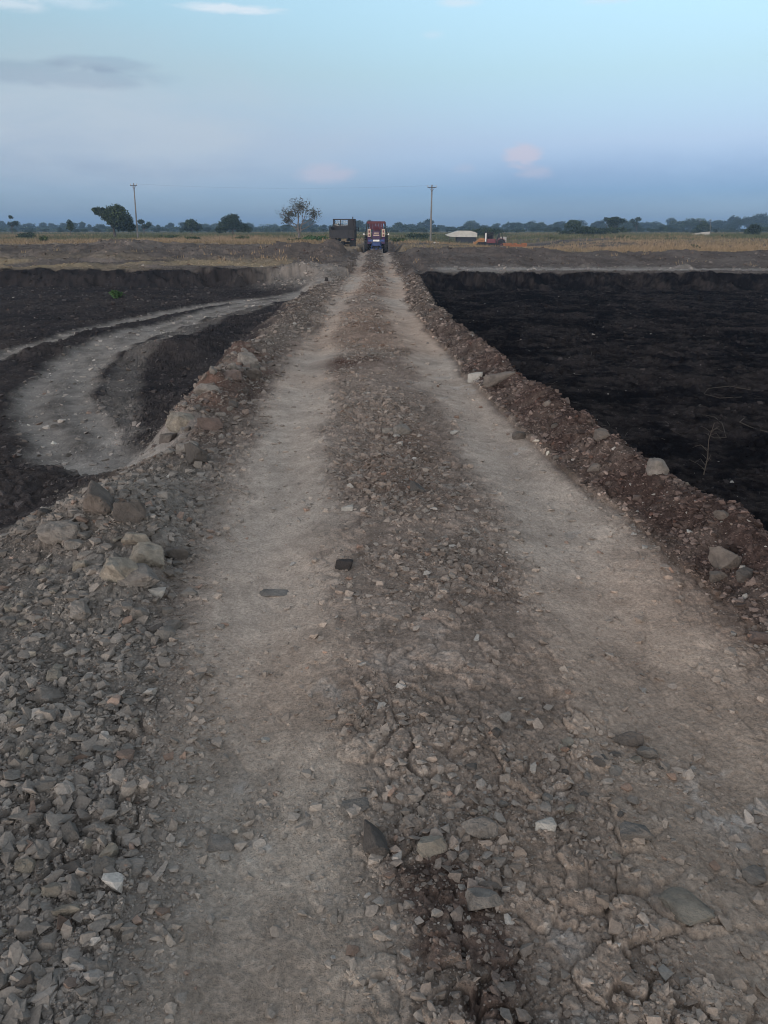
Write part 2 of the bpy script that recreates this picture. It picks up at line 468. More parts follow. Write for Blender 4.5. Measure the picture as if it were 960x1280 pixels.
EARTH = mat_attr('bare_earth', 1.0, 75, .30, dist=.012)
GRAVEL = mat_attr('gravel_stone', .5, 140, .25)
LEAF = mat_attr('leaf', 0, 2.0, .3, .7)
M = {
    'grey': mat_plain('grey_stone', (0.168, 0.155, 0.143), .9, .5, 22, bump=1.0, rand=.2),
    'tan': mat_plain('tan_stone', (0.215, 0.195, 0.166), .9, .5, 22, bump=1.0, rand=.15),
    'brown': mat_plain('brown_stone', (0.11, 0.096, 0.087), .95, .4, 14, bump=.9, rand=.2),
    'red': mat_plain('reddish_clod', (0.118, 0.092, 0.083), .95, .4, 14, bump=.9, rand=.2),
    'pale': mat_plain('pale_stone', (0.3, 0.285, 0.265), .9, .3, 14, bump=.6, rand=.12),
    'slate': mat_plain('slate_grey_stone', (.150, .140, .131), .95, .4, 14, bump=.9),
    'black': mat_plain('black_stone', (.026, .023, .023), .8, .3, 14, bump=.8),
    'dark': mat_plain('dark_clod', (0.088, 0.08, 0.075), .95, .4, 14, bump=.9, rand=.2),
    'bark': mat_plain('bark', (.075, .060, .050), .95, .35, 3),
    'bark_pale': mat_plain('weathered_bark', (.11, .10, .095), .95, .3, 3),
    'rubber': mat_plain('tyre_rubber', (.020, .020, .022), .8, .3, 9),
    'steel_dark': mat_plain('dark_painted_steel', (0.014, 0.014, 0.017), .6, .35, 4),
    'steel_grey': mat_plain('grey_painted_steel', (0.024, 0.024, 0.028), .6, .35, 4),
    'maroon': mat_plain('maroon_paint', (0.075, 0.016, 0.024), .5, .3, 5),
    'maroon_cloth': mat_plain('maroon_cloth', (0.075, 0.022, 0.032), .9, .35, 8),
    'purple': mat_plain('purple_paint', (0.045, 0.02, 0.065), .5, .3, 5),
    'blue': mat_plain('blue_paint', (0.035, 0.065, 0.2), .45, .3, 5),
    'white': mat_plain('white_paint', (.72, .72, .72), .5, .1, 5),
    'cream': mat_plain('cream_panel', (0.4, 0.32, 0.27), .6, .35, 9),
    'orange': mat_plain('orange_paint', (0.34, 0.16, 0.06), .5, .3, 4),
    'redpaint': mat_plain('red_paint', (0.14, 0.035, 0.045), .5, .25, 4),
    'clear': None,
    'glass': mat_plain('dark_window_glass', (.03, .035, .04), .12, .1, 4, spec=.6),
    'concrete': mat_plain('weathered_concrete', (0.15, 0.148, 0.145), .9, .2, 4),
    'ceramic': mat_plain('insulator_ceramic', (.30, .28, .26), .4, .1, 4),
    'wire': mat_plain('grey_wire', (.10, .10, .11), .6, .1, 4),
    'sheet': mat_plain('pale_roof_sheet', (0.44, 0.43, 0.4), .7, .2, 2.5),
    'wall': mat_plain('whitewashed_wall', (.42, .40, .38), .9, .25, 2.5),
    'brick': mat_plain('orange_brick', (0.27, 0.11, 0.052), .9, .35, 5),
    'straw': mat_plain('dry_stem', (.085, .072, .060), .9, .3, 9),
    'twig': mat_plain('dead_twig', (.065, .048, .042), .95, .3, 9),
}



def mat_clear(name='clear_window_glass', rgb=(.75, .80, .80, 1)):
    m = bpy.data.materials.new(name)
    nt, N, L = nodes_of(m)
    out = N.new('ShaderNodeOutputMaterial')
    mx = N.new('ShaderNodeMixShader')
    mx.inputs[0].default_value = .02
    t = N.new('ShaderNodeBsdfTransparent')
    t.inputs[0].default_value = rgb
    g = N.new('ShaderNodeBsdfGlossy')
    g.inputs['Roughness'].default_value = .08
    L.new(t.outputs[0], mx.inputs[1])
    L.new(g.outputs[0], mx.inputs[2])
    L.new(mx.outputs[0], out.inputs[0])
    return m


M['clear'] = mat_clear()
M['tint'] = mat_clear('tinted_window_glass', (.16, .17, .18, 1))
# ------------------------------------------------------------------ object helpers


def link(o, parent=None):
    COL.objects.link(o)
    if parent:
        o.parent = parent
    return o


def tag(o, label, cat=None, group=None, kind=None):
    if label:
        o['label'] = label
    if cat:
        o['category'] = cat
    if group:
        o['group'] = group
    if kind:
        o['kind'] = kind
    return o


def thing(name, label, cat, loc, rotz=0, group=None):
    o = bpy.data.objects.new(name, None)
    o.empty_display_size = .2
    link(o)
    o.location = loc
    o.rotation_euler = (0, 0, rotz)
    return tag(o, label, cat, group)


def mesh_np(name, V, faces, mat, parent=None, col=None, smooth=False, n=None):
    """faces: (k, n) int array"""
    me = bpy.data.meshes.new(name)
    V = np.asarray(V, np.float32)
    Fc = np.asarray(faces, np.int32)
    k, n = Fc.shape
    me.vertices.add(len(V))
    me.vertices.foreach_set('co', V.ravel())
    me.loops.add(k * n)
    me.loops.foreach_set('vertex_index', Fc.ravel())
    me.polygons.add(k)
    me.polygons.foreach_set('loop_start', np.arange(0, k * n, n, dtype=np.int32))
    if smooth:
        me.polygons.foreach_set('use_smooth', np.ones(k, bool))
    else:
        me.polygons.foreach_set('use_smooth', np.zeros(k, bool))
    if col is not None:
        a = me.color_attributes.new('Col', 'FLOAT_COLOR', 'POINT')
        c4 = np.ones((len(V), 4), np.float32)
        c4[:, :3] = col
        a.data.foreach_set('color', c4.ravel())
    me.update(calc_edges=True)
    me.materials.append(mat)
    o = bpy.data.objects.new(name, me)
    return link(o, parent)


class MB:
    """collects boxes, tubes and sheets, then links them as one mesh object"""

    def __init__(s):
        s.v, s.f, s.c = [], [], []

    def add(s, v, f):
        o = len(s.v)
        s.v += [tuple(p) for p in v]
        s.f += [tuple(i + o for i in q) for q in f]
        return s

    def box(s, c, d, rot=(0, 0, 0), taper=1., bev=.12):
        """a box with its vertical edges cut off"""
        hx, hy, hz_ = d[0] / 2, d[1] / 2, d[2] / 2
        b = min(hx, hy) * bev
        M_ = Matrix.Rotation(rot[2], 3, 'Z') @ Matrix.Rotation(rot[1], 3, 'Y') @ Matrix.Rotation(rot[0], 3, 'X')
        ring = [(-hx + b, -hy), (hx - b, -hy), (hx, -hy + b), (hx, hy - b), (hx - b, hy), (-hx + b, hy), (-hx, hy - b), (-hx, -hy + b)]
        v = [M_ @ Vector((x, y, -hz_)) + Vector(c) for x, y in ring] + [M_ @ Vector((x * taper, y * taper, hz_)) + Vector(c) for x, y in ring]
        f = [tuple(range(7, -1, -1)), tuple(range(8, 16))] + [(i, (i + 1) % 8, 8 + (i + 1) % 8, 8 + i) for i in range(8)]
        return s.add(v, f)

    def tube(s, pts, rad, n=6, cap=True):
        pts = [Vector(p) for p in pts]
        if not hasattr(rad, '__len__'):
            rad = [rad] * len(pts)
        v, f = [], []
        for i, p in enumerate(pts):
            d = (pts[min(i + 1, len(pts) - 1)] - pts[max(i - 1, 0)]).normalized()
            u = d.orthogonal().normalized() if abs(d.z) < .95 else d.cross(Vector((0, 1, 0))).normalized()
            w = d.cross(u)
            for k in range(n):
                a = 2 * math.pi * k / n
                v.append(p + (u * math.cos(a) + w * math.sin(a)) * rad[i])
        for i in range(len(pts) - 1):
            for k in range(n):
                f.append((i * n + k, i * n + (k + 1) % n, (i + 1) * n + (k + 1) % n, (i + 1) * n + k))
        if cap:
            f += [tuple(range(n - 1, -1, -1)), tuple(range((len(pts) - 1) * n, len(pts) * n))]
        return s.add(v, f)

    def lathe_x(s, prof, c, n=28):
        """turn a profile of (x, r) about the x axis through c"""
        v, f = [], []
        for x, r in prof:
            for k in range(n):
                a = 2 * math.pi * k / n
                v.append((c[0] + x, c[1] + r * math.cos(a), c[2] + r * math.sin(a)))
        m = len(prof)
        for i in range(m - 1):
            for k in range(n):
                f.append((i * n + k, i * n + (k + 1) % n, (i + 1) * n + (k + 1) % n, (i + 1) * n + k))
        f += [tuple(range(n - 1, -1, -1)), tuple(range((m - 1) * n, m * n))]
        return s.add(v, f)

    def prism(s, outline, x0, x1, axis='x'):
        """an outline (a, b) pushed along an axis"""
        n = len(outline)
        if axis == 'x':
            v = [(x0, a, b) for a, b in outline] + [(x1, a, b) for a, b in outline]
        else:
            v = [(a, x0, b) for a, b in outline] + [(a, x1, b) for a, b in outline]
        f = [tuple(range(n)), tuple(range(2 * n - 1, n - 1, -1))] + [(i, n + i, n + (i + 1) % n, (i + 1) % n) for i in range(n)]
        return s.add(v, f)

    def build(s, name, mat, parent=None, label=None, smooth=False):
        me = bpy.data.meshes.new(name)
        me.from_pydata(s.v, [], s.f)
        me.update()
        if smooth:
            me.polygons.foreach_set('use_smooth', np.ones(len(me.polygons), bool))
        me.materials.append(mat)
        o = bpy.data.objects.new(name, me)
        link(o, parent)
        if label:
            o['label'] = label
        return o


# ------------------------------------------------------------------ ground
def build_ground():
    apex = -4.0
    ys = [-3.0]
    while ys[-1] < 2600:
        y = ys[-1]
        if y < .45:
            d = .05
        elif y < 62:
            d = max(.0034, .0036 * (y + .15))
        else:
            d = .018 * y
        ys.append(y + d)
    ys = np.array(ys)
    th = np.concatenate([np.radians(np.linspace(-62, -31, 150, endpoint=False)),
                         np.radians(np.linspace(-31, -14, 290, endpoint=False)), np.radians(np.linspace(-14, 14, 900, endpoint=False)), np.radians(np.linspace(14, 31, 290, endpoint=False)),
                         np.radians(np.linspace(31, 62, 151))])
    tx = np.tan(th)
    X = ((ys - apex)[:, None] * tx[None, :])
    Y = np.repeat(ys[:, None], len(tx), 1)
    nr, nc = X.shape
    x, y = X.ravel(), Y.ravel()
    Z = zones(x, y)
    z = shape(x, y, Z)
    col = soil_colour(x, y, Z, z)
    V = np.stack([x, y, z], 1)
    i = np.arange(nr - 1)[:, None] * nc + np.arange(nc - 1)[None, :]
    Q = np.stack([i, i + 1, i + nc + 1, i + nc], -1).reshape(-1, 4)
    fx, fy = x[Q[:, 0]], y[Q[:, 0]]
    Q = Q[np.abs(fx) < 2300]
    q0 = Q[:, 0]
    fy, ul, ur, pt = y[q0], Z['ul'][q0], Z['ur'][q0], Z['path'][q0]
    kind = np.zeros(len(Q), int)                                    # 0 ground
    kind[(ul < 0) & (ur < 0) & (fy < 62)] = 1                       # road
    start = np.interp(fy, [2.4, 3.2, 4, 5.2, 6.5, 9, 12], [9, 3.0, 1.35, .85, .68, .66, .68])
    lowl = (ul > 0) & (fy < Z['eyl'][q0])
    kind[lowl & (ul <= start)] = 2                                  # stony verge
    kind[lowl & (ul > start)] = 3                                   # dark field on the left
    kind[lowl & (ul > .3) & (pt > .5)] = 4                          # side path
    lowr = (ur > 0) & (fy < Z['eyr'][q0] + .2)
    kind[lowr & (ur <= .5)] = 5                                     # earth berm
    kind[lowr & (ur > .5)] = 6                                      # dark field on the right
    kind[(np.maximum(ul, ur) > .1) & (fy >= 34.5) & (fy < 45) & (kind == 0)] = 7   # spoil bank
    names = {0: ('ground', 'flat dry ground with straw coloured grass reaching to the horizon'),
             1: ('dirt_road', 'rutted grey dirt road with two pale wheel tracks and a stony hump'),
             2: ('verge', 'stony rubble verge along the left side of the dirt road'),
             3: ('field', 'dark dug field on the left crossed by a pale curving path'),
             4: ('path', 'pale curving side path through the dark field on the left'),
             5: ('earth_bank', 'low brown earth berm between the dirt road and the black field'),
             6: ('field', 'wide black soil field on the right of the dirt road'),
             7: ('hill', 'low grey bank of dug spoil in front of the dry grass')}
    for k, (nm, lab) in names.items():
        q = Q[kind == k]
        if not len(q):
            continue
        used, inv = np.unique(q.ravel(), return_inverse=True)
        o = mesh_np(nm, V[used], inv.reshape(-1, 4), EARTH, None, col[used], smooth=True)
        tag(o, lab, nm.replace('_', ' '), None, 'structure')


build_ground()


# ------------------------------------------------------------------ stones
def rock_shape(sub, r, npts=11, rough=.05, boxy=1.):
    """an angular broken stone: the hull of a few points, edges knocked off, faces roughened"""
    import bmesh
    bm = bmesh.new()
    P = r.normal(size=(npts, 3))
    P /= np.linalg.norm(P, axis=1)[:, None]
    P = np.sign(P) * np.abs(P) ** boxy
    P = P * r.uniform(.8, 1.0, (npts, 1)) + r.normal(0, .05, (npts, 3))
    for p in P:
        bm.verts.new(p)
    res = bmesh.ops.convex_hull(bm, input=bm.verts[:])
    bmesh.ops.delete(bm, geom=list({g for g in res['geom_interior'] if isinstance(g, bmesh.types.BMVert)}), context='VERTS')
    if sub >= 2:
        bmesh.ops.bevel(bm, geom=bm.edges[:], offset=.05, segments=1, affect='EDGES', profile=.6)
        bmesh.ops.triangulate(bm, faces=bm.faces[:])
        for it in range(sub - 1):
            long_ = [e for e in bm.edges if e.calc_length() > .16]
            bmesh.ops.subdivide_edges(bm, edges=long_, cuts=1, use_grid_fill=True)
            bmesh.ops.triangulate(bm, faces=bm.faces[:])
    else:
        bmesh.ops.triangulate(bm, faces=bm.faces[:])
    bm.verts.index_update()
    v = np.array([p.co[:] for p in bm.verts])
    f = np.array([[q.index for q in p.verts] for p in bm.faces])
    bm.free()
    if sub >= 3:
        for _ in range(3):                                        # flakes broken off
            q = r.normal(size=3)
            q /= np.linalg.norm(q)
            d = r.uniform(.55, .8)
            t = np.maximum(v @ q - d, 0)
            v = v - np.outer(t, q)
        sd = int(r.integers(1e6))
        nz = fbm(v[:, 0] * 1.8 + v[:, 2] * 1.3, v[:, 1] * 1.8 - v[:, 2] * 1.1, sd, 4)
        nz2 = fbm(v[:, 0] * 6 + v[:, 2] * 5.3, v[:, 1] * 6 - v[:, 2] * 4.1, sd + 7, 4)
        v = v * (1 + rough * 1.6 * nz + rough * nz2)[:, None]
    ext = v.max(0) - v.min(0)
    return (v - (v.max(0) + v.min(0)) / 2) / ext[0], f      # one unit wide in x


BIG = []
for k in range(14):
    r_ = np.random.default_rng(100 + k)
    v, f = rock_shape(4, r_, 15 + k % 7, .085, .62 if k % 2 else .8)
    me = bpy.data.meshes.new('stone')
    me.from_pydata(v.tolist(), [], f.tolist())
    me.update()
    me.materials.append(M['grey'])
    BIG.append((me, v[:, 2].max()))

stones = []                                                       # (x, y, r) of every placed stone


def place_stone(x, y, w, mat, label, group, name='stone', flat=.62, sink=.35, rz=None, asp=.8, proto=None, tilt=.25):
    me, hz_ = BIG[random.randrange(len(BIG)) if proto is None else proto]
    o = bpy.data.objects.new(name, me)
    link(o)
    h = w * flat * hz_ * 2
    ofs = .3 * w
    zz = hs([x, x + ofs, x - ofs, x, x], [y, y, y, y + ofs, y - ofs]).mean()
    o.location = (x, y, zz + h * (.5 - sink))
    o.scale = (w, w * asp, w * flat)
    o.rotation_euler = (random.uniform(-tilt, tilt), random.uniform(-tilt, tilt), random.uniform(0, 6.28) if rz is None else rz)
    o.material_slots[0].link = 'OBJECT'
    o.material_slots[0].material = M[mat]
    tag(o, label, 'stone', group)
    stones.append((x, y, w * .5))
    return o


G_L, G_RDG, G_R, G_C, G_F = ('loose rubble stones at the left road edge', 'rocks of the left rubble ridge', 'rocks on the right berm',
                             'stones on the dirt road', 'pale stones in the dark fields')
# px, py, width in pixels, z guess, material, label, group, flatness, aspect
NAMED = [
    (430, 711, 23, 0, 'black', 'small black stone lying alone on the smooth left wheel track', G_C, .85, .7),
    (342, 728, 40, 0, 'slate', 'flat dark grey pat pressed into left wheel track beside the black stone', G_C, .16, .6),
    (152, 741, 48, -.02, 'tan', 'squarish pale boulder at the front of the left rubble heap', G_L, .85, .8),
    (172, 722, 62, .05, 'grey', 'long flat pinkish grey slab lying behind the squarish pale boulder', G_L, .36, .6),
    (170, 659, 38, .15, 'tan', 'yellowish flat topped stone below the upright dark boulder', G_L, .6, .7),
    (186, 686, 54, .1, 'tan', 'broad yellow brown stone in the middle of the left rubble heap', G_L, .5, .7),
    (163, 622, 44, .22, 'dark', 'large upright dark boulder at the top of the left rubble heap', G_L, 1.0, .8),
    (124, 616, 46, .2, 'brown', 'dark brown earthy clod left of the upright dark boulder', G_L, .8, .8),
    (77, 679, 58, .0, 'grey', 'wide flat brown grey boulder at the left end of the rubble heap', G_L, .5, .7),
    (222, 684, 27, .05, 'dark', 'blocky dark stone at the road end of the rubble heap', G_L, .75, .8),
    (196, 746, 24, .0, 'pale', 'small pale stone beside the squarish pale boulder', G_L, .6, .8),
    (104, 731, 20, -.05, 'tan', 'small upright tan wedge left of the squarish pale boulder', G_L, 1.0, .7),
    (176, 780, 22, -.02, 'grey', 'upright grey slab standing in the rubble below the pale boulder', G_L, 1.1, .6),
    (105, 790, 28, -.06, 'grey', 'rounded pentagon shaped grey stone in the left rubble', G_L, .6, .9),
    (605, 1132, 46, 0, 'grey', 'speckled pale grey cobble beside the dark crumbly soil strip', G_C, .62, .75),
    (612, 1112, 34, .01, 'brown', 'thin curved brown shard behind the speckled cobble', G_C, .3, .3),
    (541, 1060, 44, 0, 'tan', 'round tan grey cobble at the head of the dark soil strip', G_C, .7, .75),
    (470, 1053, 42, 0, 'dark', 'dark cracked stone left of the round tan cobble', G_C, .6, .8),
    (599, 1041, 46, 0, 'grey', 'smooth leaning cobble above the round tan cobble', G_C, .6, .6),
    (790, 1044, 42, 0, 'grey', 'wide brownish cobble alone below the right gravel patch', G_C, .55, .75),
    (680, 1041, 26, 0, 'pale', 'chalky white stone on the road between two cobbles', G_C, .6, .8),
    (443, 1006, 38, 0, 'grey', 'flat grey slab above the dark cracked stone', G_C, .35, .8),
    (946, 1081, 34, 0, 'grey', 'rounded stone cut off by the right edge of the road view', G_C, .55, .8),
    (858, 1128, 66, 0, 'tan', 'wide flat half buried stone in the right wheel track', G_C, .22, .7),
    (275, 1038, 36, 0, 'grey', 'flat five sided grey stone at the left edge of the bare track', G_L, .3, .8),
    (135, 1018, 30, -.02, 'grey', 'square grey stone below the white lime patch', G_L, .55, .8),
    (72, 1130, 28, -.04, 'tan', 'egg shaped tan stone next to a similar grey one', G_L, .65, .8),
    (97, 1128, 24, -.04, 'grey', 'rounded grey stone right of the egg shaped tan stone', G_L, .65, .8),
    (36, 1101, 26, -.05, 'tan', 'yellow ochre stone near the left edge of the gravel', G_L, .7, .8),
    (88, 1155, 34, -.04, 'tan', 'oblong brick shaped stone below two rounded stones', G_L, .45, .45),
    (160, 1084, 40, -.01, 'grey', 'flat lozenge shaped grey stone near the bare track', G_L, .3, .7),
    (88, 1100, 30, -.04, 'brown', 'dull brown stone above two rounded stones', G_L, .6, .8),
    (64, 888, 36, -.06, 'grey', 'broad rounded grey cobble in the upper left gravel', G_L, .55, .7),
    (72, 862, 24, -.06, 'tan', 'small tan slab behind the broad rounded cobble', G_L, .45, .7),
    (131, 1222, 20, -.03, 'grey', 'small round grey stone in the lowest part of the left gravel', G_L, .6, .9),
    (822, 583, 28, .2, 'grey', 'grey rock standing up on the crest of the right berm', G_R, .9, .8),
    (856, 604, 14, .1, 'tan', 'little pale rock on the field side of the right berm', G_R, 1.0, .8),
    (912, 668, 32, .2, 'brown', 'lumpy grey brown rock on the right berm near the picture edge', G_R, .8, .8),
    (936, 690, 26, .18, 'dark', 'dark rock next to the lumpy grey rock on the berm', G_R, .8, .8),
    (900, 690, 22, .15, 'brown', 'brown rock below the lumpy grey rock on the berm', G_R, .7, .8),
    (594, 468, 20, .05, 'pale', 'whitish rock at the road foot of the right berm', G_R, .8, .8),
    (626, 460, 46, .2, 'brown', 'long brown rock lying along the crest of the right berm', G_R, .45, .4),
    (652, 512, 20, .2, 'brown', 'dull brown rock on the berm beyond the reddish soil', G_R, .7, .8),
    (753, 545, 22, .2, 'brown', 'brown grey rock on the middle of the right berm crest', G_R, .7, .8),
    (956, 778, 30, .08, 'red', 'reddish clod at the foot of the berm by the picture edge', G_R, .7, .8),
    (503, 539, 24, .05, 'grey', 'larger of two grey stones on the stony road hump', G_C, .6, .7),
    (486, 538, 17, .05, 'grey', 'smaller of two grey stones on the stony road hump', G_C, .7, .8),
    (522, 607, 26, .05, 'dark', 'dark flat clod on the stony road hump', G_C, .35, .7),
    (786, 914, 40, .02, 'brown', 'hollowed dark clod at the top of the right gravel patch', G_C, .5, .5),
    (810, 928, 26, .02, 'grey', 'grey stone touching the hollowed dark clod', G_C, .6, .8),
    (434, 632, 16, .03, 'pale', 'pale stone at the left edge of the stony hump', G_C, .6, .8),
    (568, 538, 12, .02, 'pale', 'tiny white stone at the edge of the right wheel track', G_C, .6, .8),
    (331, 914, 12, 0, 'pale', 'tiny white stone in the near left wheel track', G_C, .6, .8),
    (310, 436, 30, .25, 'grey', 'grey boulder at the far end of the left rubble ridge crest', G_RDG, .7, .8),
    (260, 468, 36, .25, 'grey', 'broad grey boulder on the middle of the left ridge crest', G_RDG, .6, .8),
    (226, 496, 46, .2, 'tan', 'long slab like boulder on the near crest of the left ridge', G_RDG, .5, .6),
    (264, 513, 38, .15, 'red', 'reddish brown boulder on the road side of the left ridge', G_RDG, .75, .8),
    (246, 566, 32, .05, 'dark', 'dark pointed boulder at the near foot of the left ridge', G_RDG, .9, .7),
    (290, 462, 26, .2, 'red', 'reddish clod near the top of the left rubble ridge', G_RDG, .7, .8),
    (316, 456, 24, .15, 'brown', 'brown clod beside the far left wheel track', G_RDG, .7, .8),
    (205, 512, 26, .15, 'brown', 'brown lump on the field side of the left ridge', G_RDG, .7, .8),
    (232, 540, 30, .12, 'grey', 'grey boulder low on the near end of the left ridge', G_RDG, .7, .8),
]
for k, (px, py, w, z0, mt, lab, grp, flat, asp) in enumerate(NAMED):
    x, y = at(px, py + w * .1, z0)
    depth = y * math.cos(PITCH) + (CAM_Z - z0) * math.sin(PITCH)
    place_stone(x, y, w * depth / F * (.95 if grp == G_RDG else 1.0), mt, lab, grp, flat=flat, asp=asp, rz=random.uniform(-.3, .3),
                proto=k % 10, tilt=.12, sink=.33 if flat > .4 else .42)


def free(x, y, r):
    return all((x - a) ** 2 + (y - b) ** 2 > (.8 * (r + c)) ** 2 for a, b, c in stones)


def scatter(n, pick, size, mats, label, group, flat=(.4, .75), sink=.35):
    done = tries = 0
    while done < n and tries < n * 40:
        tries += 1
        x, y = pick()
        w = size(y)
        if not free(x, y, w * .5):
            continue
        place_stone(x, y, w, random.choice(mats), label, group, flat=random.uniform(*flat), asp=random.uniform(.6, .95), sink=random.uniform(sink, sink + .15))
        done += 1


def pick_px(x0, x1, y0, y1, z=0.):
    return lambda: at(random.uniform(x0, x1), y0 + (y1 - y0) * random.random(), z)


def near_left():
    while True:
        p = at(random.uniform(-10, 215), random.uniform(700, 1285), -.04)
        if XL(p[1]) - p[0] > .03:
            return p


def heap_left():
    a = random.gauss(0, 1), random.gauss(0, 1)
    return at(135 + a[0] * 52 + a[1] * 14, 690 + a[1] * 44, .05)


def ridge_left():
    y = random.uniform(5.3, 9.6)
    return float(XL(y)) - abs(random.gauss(.40, .2)), y


def berm_right():
    y = 2.6 + 12 * random.random() ** 1.6
    return float(XR(y)) + random.uniform(.02, .48), y


scatter(92, near_left, lambda y: random.choice((.032, .036, .042, .05, .062)) * random.uniform(.9, 1.15), ['grey', 'grey', 'grey', 'tan', 'grey', 'brown'],
        'plain dull stone among the dense loose rubble left of the road', G_L)
scatter(34, heap_left, lambda y: random.uniform(.045, .10), ['grey', 'grey', 'grey', 'brown', 'dark'],
        'plain rough stone piled in the rubble heap left of the road', G_L)
scatter(46, ridge_left, lambda y: random.uniform(.05, .13), ['grey', 'grey', 'brown', 'dark', 'grey', 'red'],
        'plain rough clod in the rubble ridge along the side path', G_RDG, flat=(.5, .85), sink=.25)
scatter(40, berm_right, lambda y: random.uniform(.035, .085) * (1 + y * .03), ['brown', 'dark', 'red', 'red', 'brown'],
        'plain lump of earth and stone on the right berm', G_R, flat=(.5, .8))
scatter(26, pick_px(560, 830, 900, 1080), lambda y: random.uniform(.022, .045), ['grey', 'grey', 'tan', 'brown', 'dark'],
        'plain small stone in the gravel patches on the near road', G_C)

# ------------------------------------------------------------------ gravel too many to count
def build_gravel():
    n = 800000
    y = np.exp(rng.uniform(math.log(.85), math.log(44), n)) - .05
    x = rng.uniform(-1, 1, n) * (.62 * (y + .9))
    Z = zones(x, y)
    ul, ur = Z['ul'], Z['ur']
    clump = .5 + .5 * fbm(x * 1.6, y * 1.6, 401, 4)
    dens = np.zeros(n)
    road = (ul < 0) & (ur < 0)
    rd = .08 + .95 * (1 - Z['rut']) ** 1.4 * ss(.25, .7, clump) + .35 * Z['hump'] * ss(.3, .6, clump)
    edge_l = ss(-.35, 0, ul)
    rd = np.maximum(rd, .75 * edge_l * ss(.2, .6, clump + .15))
    for a, b, wx, wy, s in ((560, 1020, .22, .14, 1.0), (780, 945, .18, .16, 1.1), (640, 990, .3, .2, .6), (350, 1010, .3, .14, .5), (900, 1020, .2, .2, .4)):
        qx, qy = at(a, b)
        rd = np.maximum(rd, s * gs(x, qx, wx) * gs(y, qy, wy) * (.4 + clump))
    rd = rd * (1 - .30 * (1 - ss(1.2, 2.6, y)))
    bare_x, bare_y = at(300, 1200)
    rd = rd * (1 - .85 * gs(x, bare_x, .20) * gs(y, bare_y, .32))
    qx, qy = at(330, 720)
    rd = rd * (1 - .8 * gs(x, qx, .35) * gs(y, qy, .7))
    qx, qy = at(500, 790)
    rd = rd * (1 - .72 * gs(x, qx, .42) * gs(y, qy, .50))
    dens = np.where(road, rd, dens)
    start = np.interp(y, [2.4, 3.2, 4, 5.2, 6.5, 9, 12], [9, 3.0, 1.35, .85, .72, .70, .72])
    dens = np.where(ul > 0, np.where(ul < start, .30 + .70 * ss(.30, .62, clump), .14), dens)
    dens = np.where((ul > .15) & (Z['path'] > .4), .10, dens)
    dens = np.where(ur > 0, np.where(ur < .52, 1.0, .16), dens)
    dens = np.where(far & (np.maximum(ul, ur) > 0), .16, dens) if False else dens
    far = np.where(ul > 0, y > Z['eyl'], y > Z['eyr'])
    dens = np.where(far & (np.maximum(ul, ur) > 0), .10, dens)
    mx, my = at(400, 346, -.1)
    dens = np.maximum(dens, .8 * gs(x, mx - .45, 1.2) * gs(y, my - .1, 1.5) * (ul > 0))
    keep = rng.random(n) < dens * .50
    x, y, ul, ur = x[keep], y[keep], ul[keep], ur[keep]
    Zk = {k: v[keep] for k, v in Z.items() if k != 'cr'}
    Zk['cr'] = [(q[0],) + tuple(w[keep] for w in q[1:]) for q in Z['cr']]
    n = len(x)
    # stone size: many small, few large; never far below a pixel
    base = .0034 + .0012 * y
    s = base * (1 + rng.pareto(1.65, n) * .65)
    left = (ul > 0) & (ul < 3) & (y < 12)
    s = np.where(left, s * .98, s)
    s = np.where((ur > .52) & (y < 28), s * .75, s)
    s = np.where((ur < 0) & (ul < 0) & (y > 2.6), s * .82, s)
    cap = np.where(left, .046, .030) + .004 * y
    s = np.minimum(s, cap)
    z = shape(x, y, Zk)
    col = soil_colour(x, y, Zk, z)
    tint = np.array([.235, .214, .196])
    k = rng.random(n)[:, None]
    m = np.where(k < .58, .5, np.where(k < .8, .15, .8))
    c = col * (1 - m) + tint * m
    dk_ = ((ur > .52) | ((ul > 1.25) & (y > 3.5)))[:, None] & (np.where(x < 0, y < Zk['eyl'] + 1.15, y < Zk['eyr'] + 1.0))[:, None]
    c = np.where(((ur > 0) & (ur <= .52) & (y < 31))[:, None], (col * 1.1 + .006) * rng.uniform(.55, 1.9, (n, 1)), c)
    c = np.where(dk_, col * rng.uniform(.8, 1.9, (n, 1)) + .002, c)
    fr_ = (np.where(x < 0, y > Zk['eyl'] + 1.15, y > Zk['eyr'] + 1.0) & (np.maximum(ur, ul) > .2))[:, None]
    c = np.where(fr_, col * rng.uniform(.7, 1.45, (n, 1)), c)
    white = rng.random(n) < np.where((np.maximum(ur - .5, ul - .9) > 0) & (y > 4), .006, .018)
    c[white] = np.array([.34, .32, .30]) * rng.uniform(.7, 1.1, (white.sum(), 1))
    red = rng.random(n) < .03
    c[red] *= np.array([.95, .80, .74])
    c *= rng.uniform(.74, 1.16, (n, 1))
    c = np.clip(c, .008, .5)
    ang = rng.uniform(0, 6.283, n)
    ca, sa = np.cos(ang), np.sin(ang)
    sx, sy, sz = s, s * rng.uniform(.6, 1, n), s * rng.uniform(.35, .7, n)
    ang2 = rng.normal(0, .22, (2, n))
    VV, FF, CC, off = [], [], [], 0
    which = rng.integers(0, 40, n)
    for k in range(40):
        idx = np.where(which == k)[0]
        P, faces = rock_shape(1, np.random.default_rng(300 + k), 9 + k % 7, boxy=.75 if k % 3 else 1.)
        a, b = ca[idx][:, None], sa[idx][:, None]
        px, py, pz = P[None, :, 0] * sx[idx][:, None], P[None, :, 1] * sy[idx][:, None], P[None, :, 2] * sz[idx][:, None]
        pz = pz + px * ang2[0, idx][:, None] + py * ang2[1, idx][:, None]
        V = np.stack([x[idx][:, None] + px * a - py * b, y[idx][:, None] + px * b + py * a, z[idx][:, None] + pz + sz[idx][:, None] * .10], -1)
        nv = len(P)
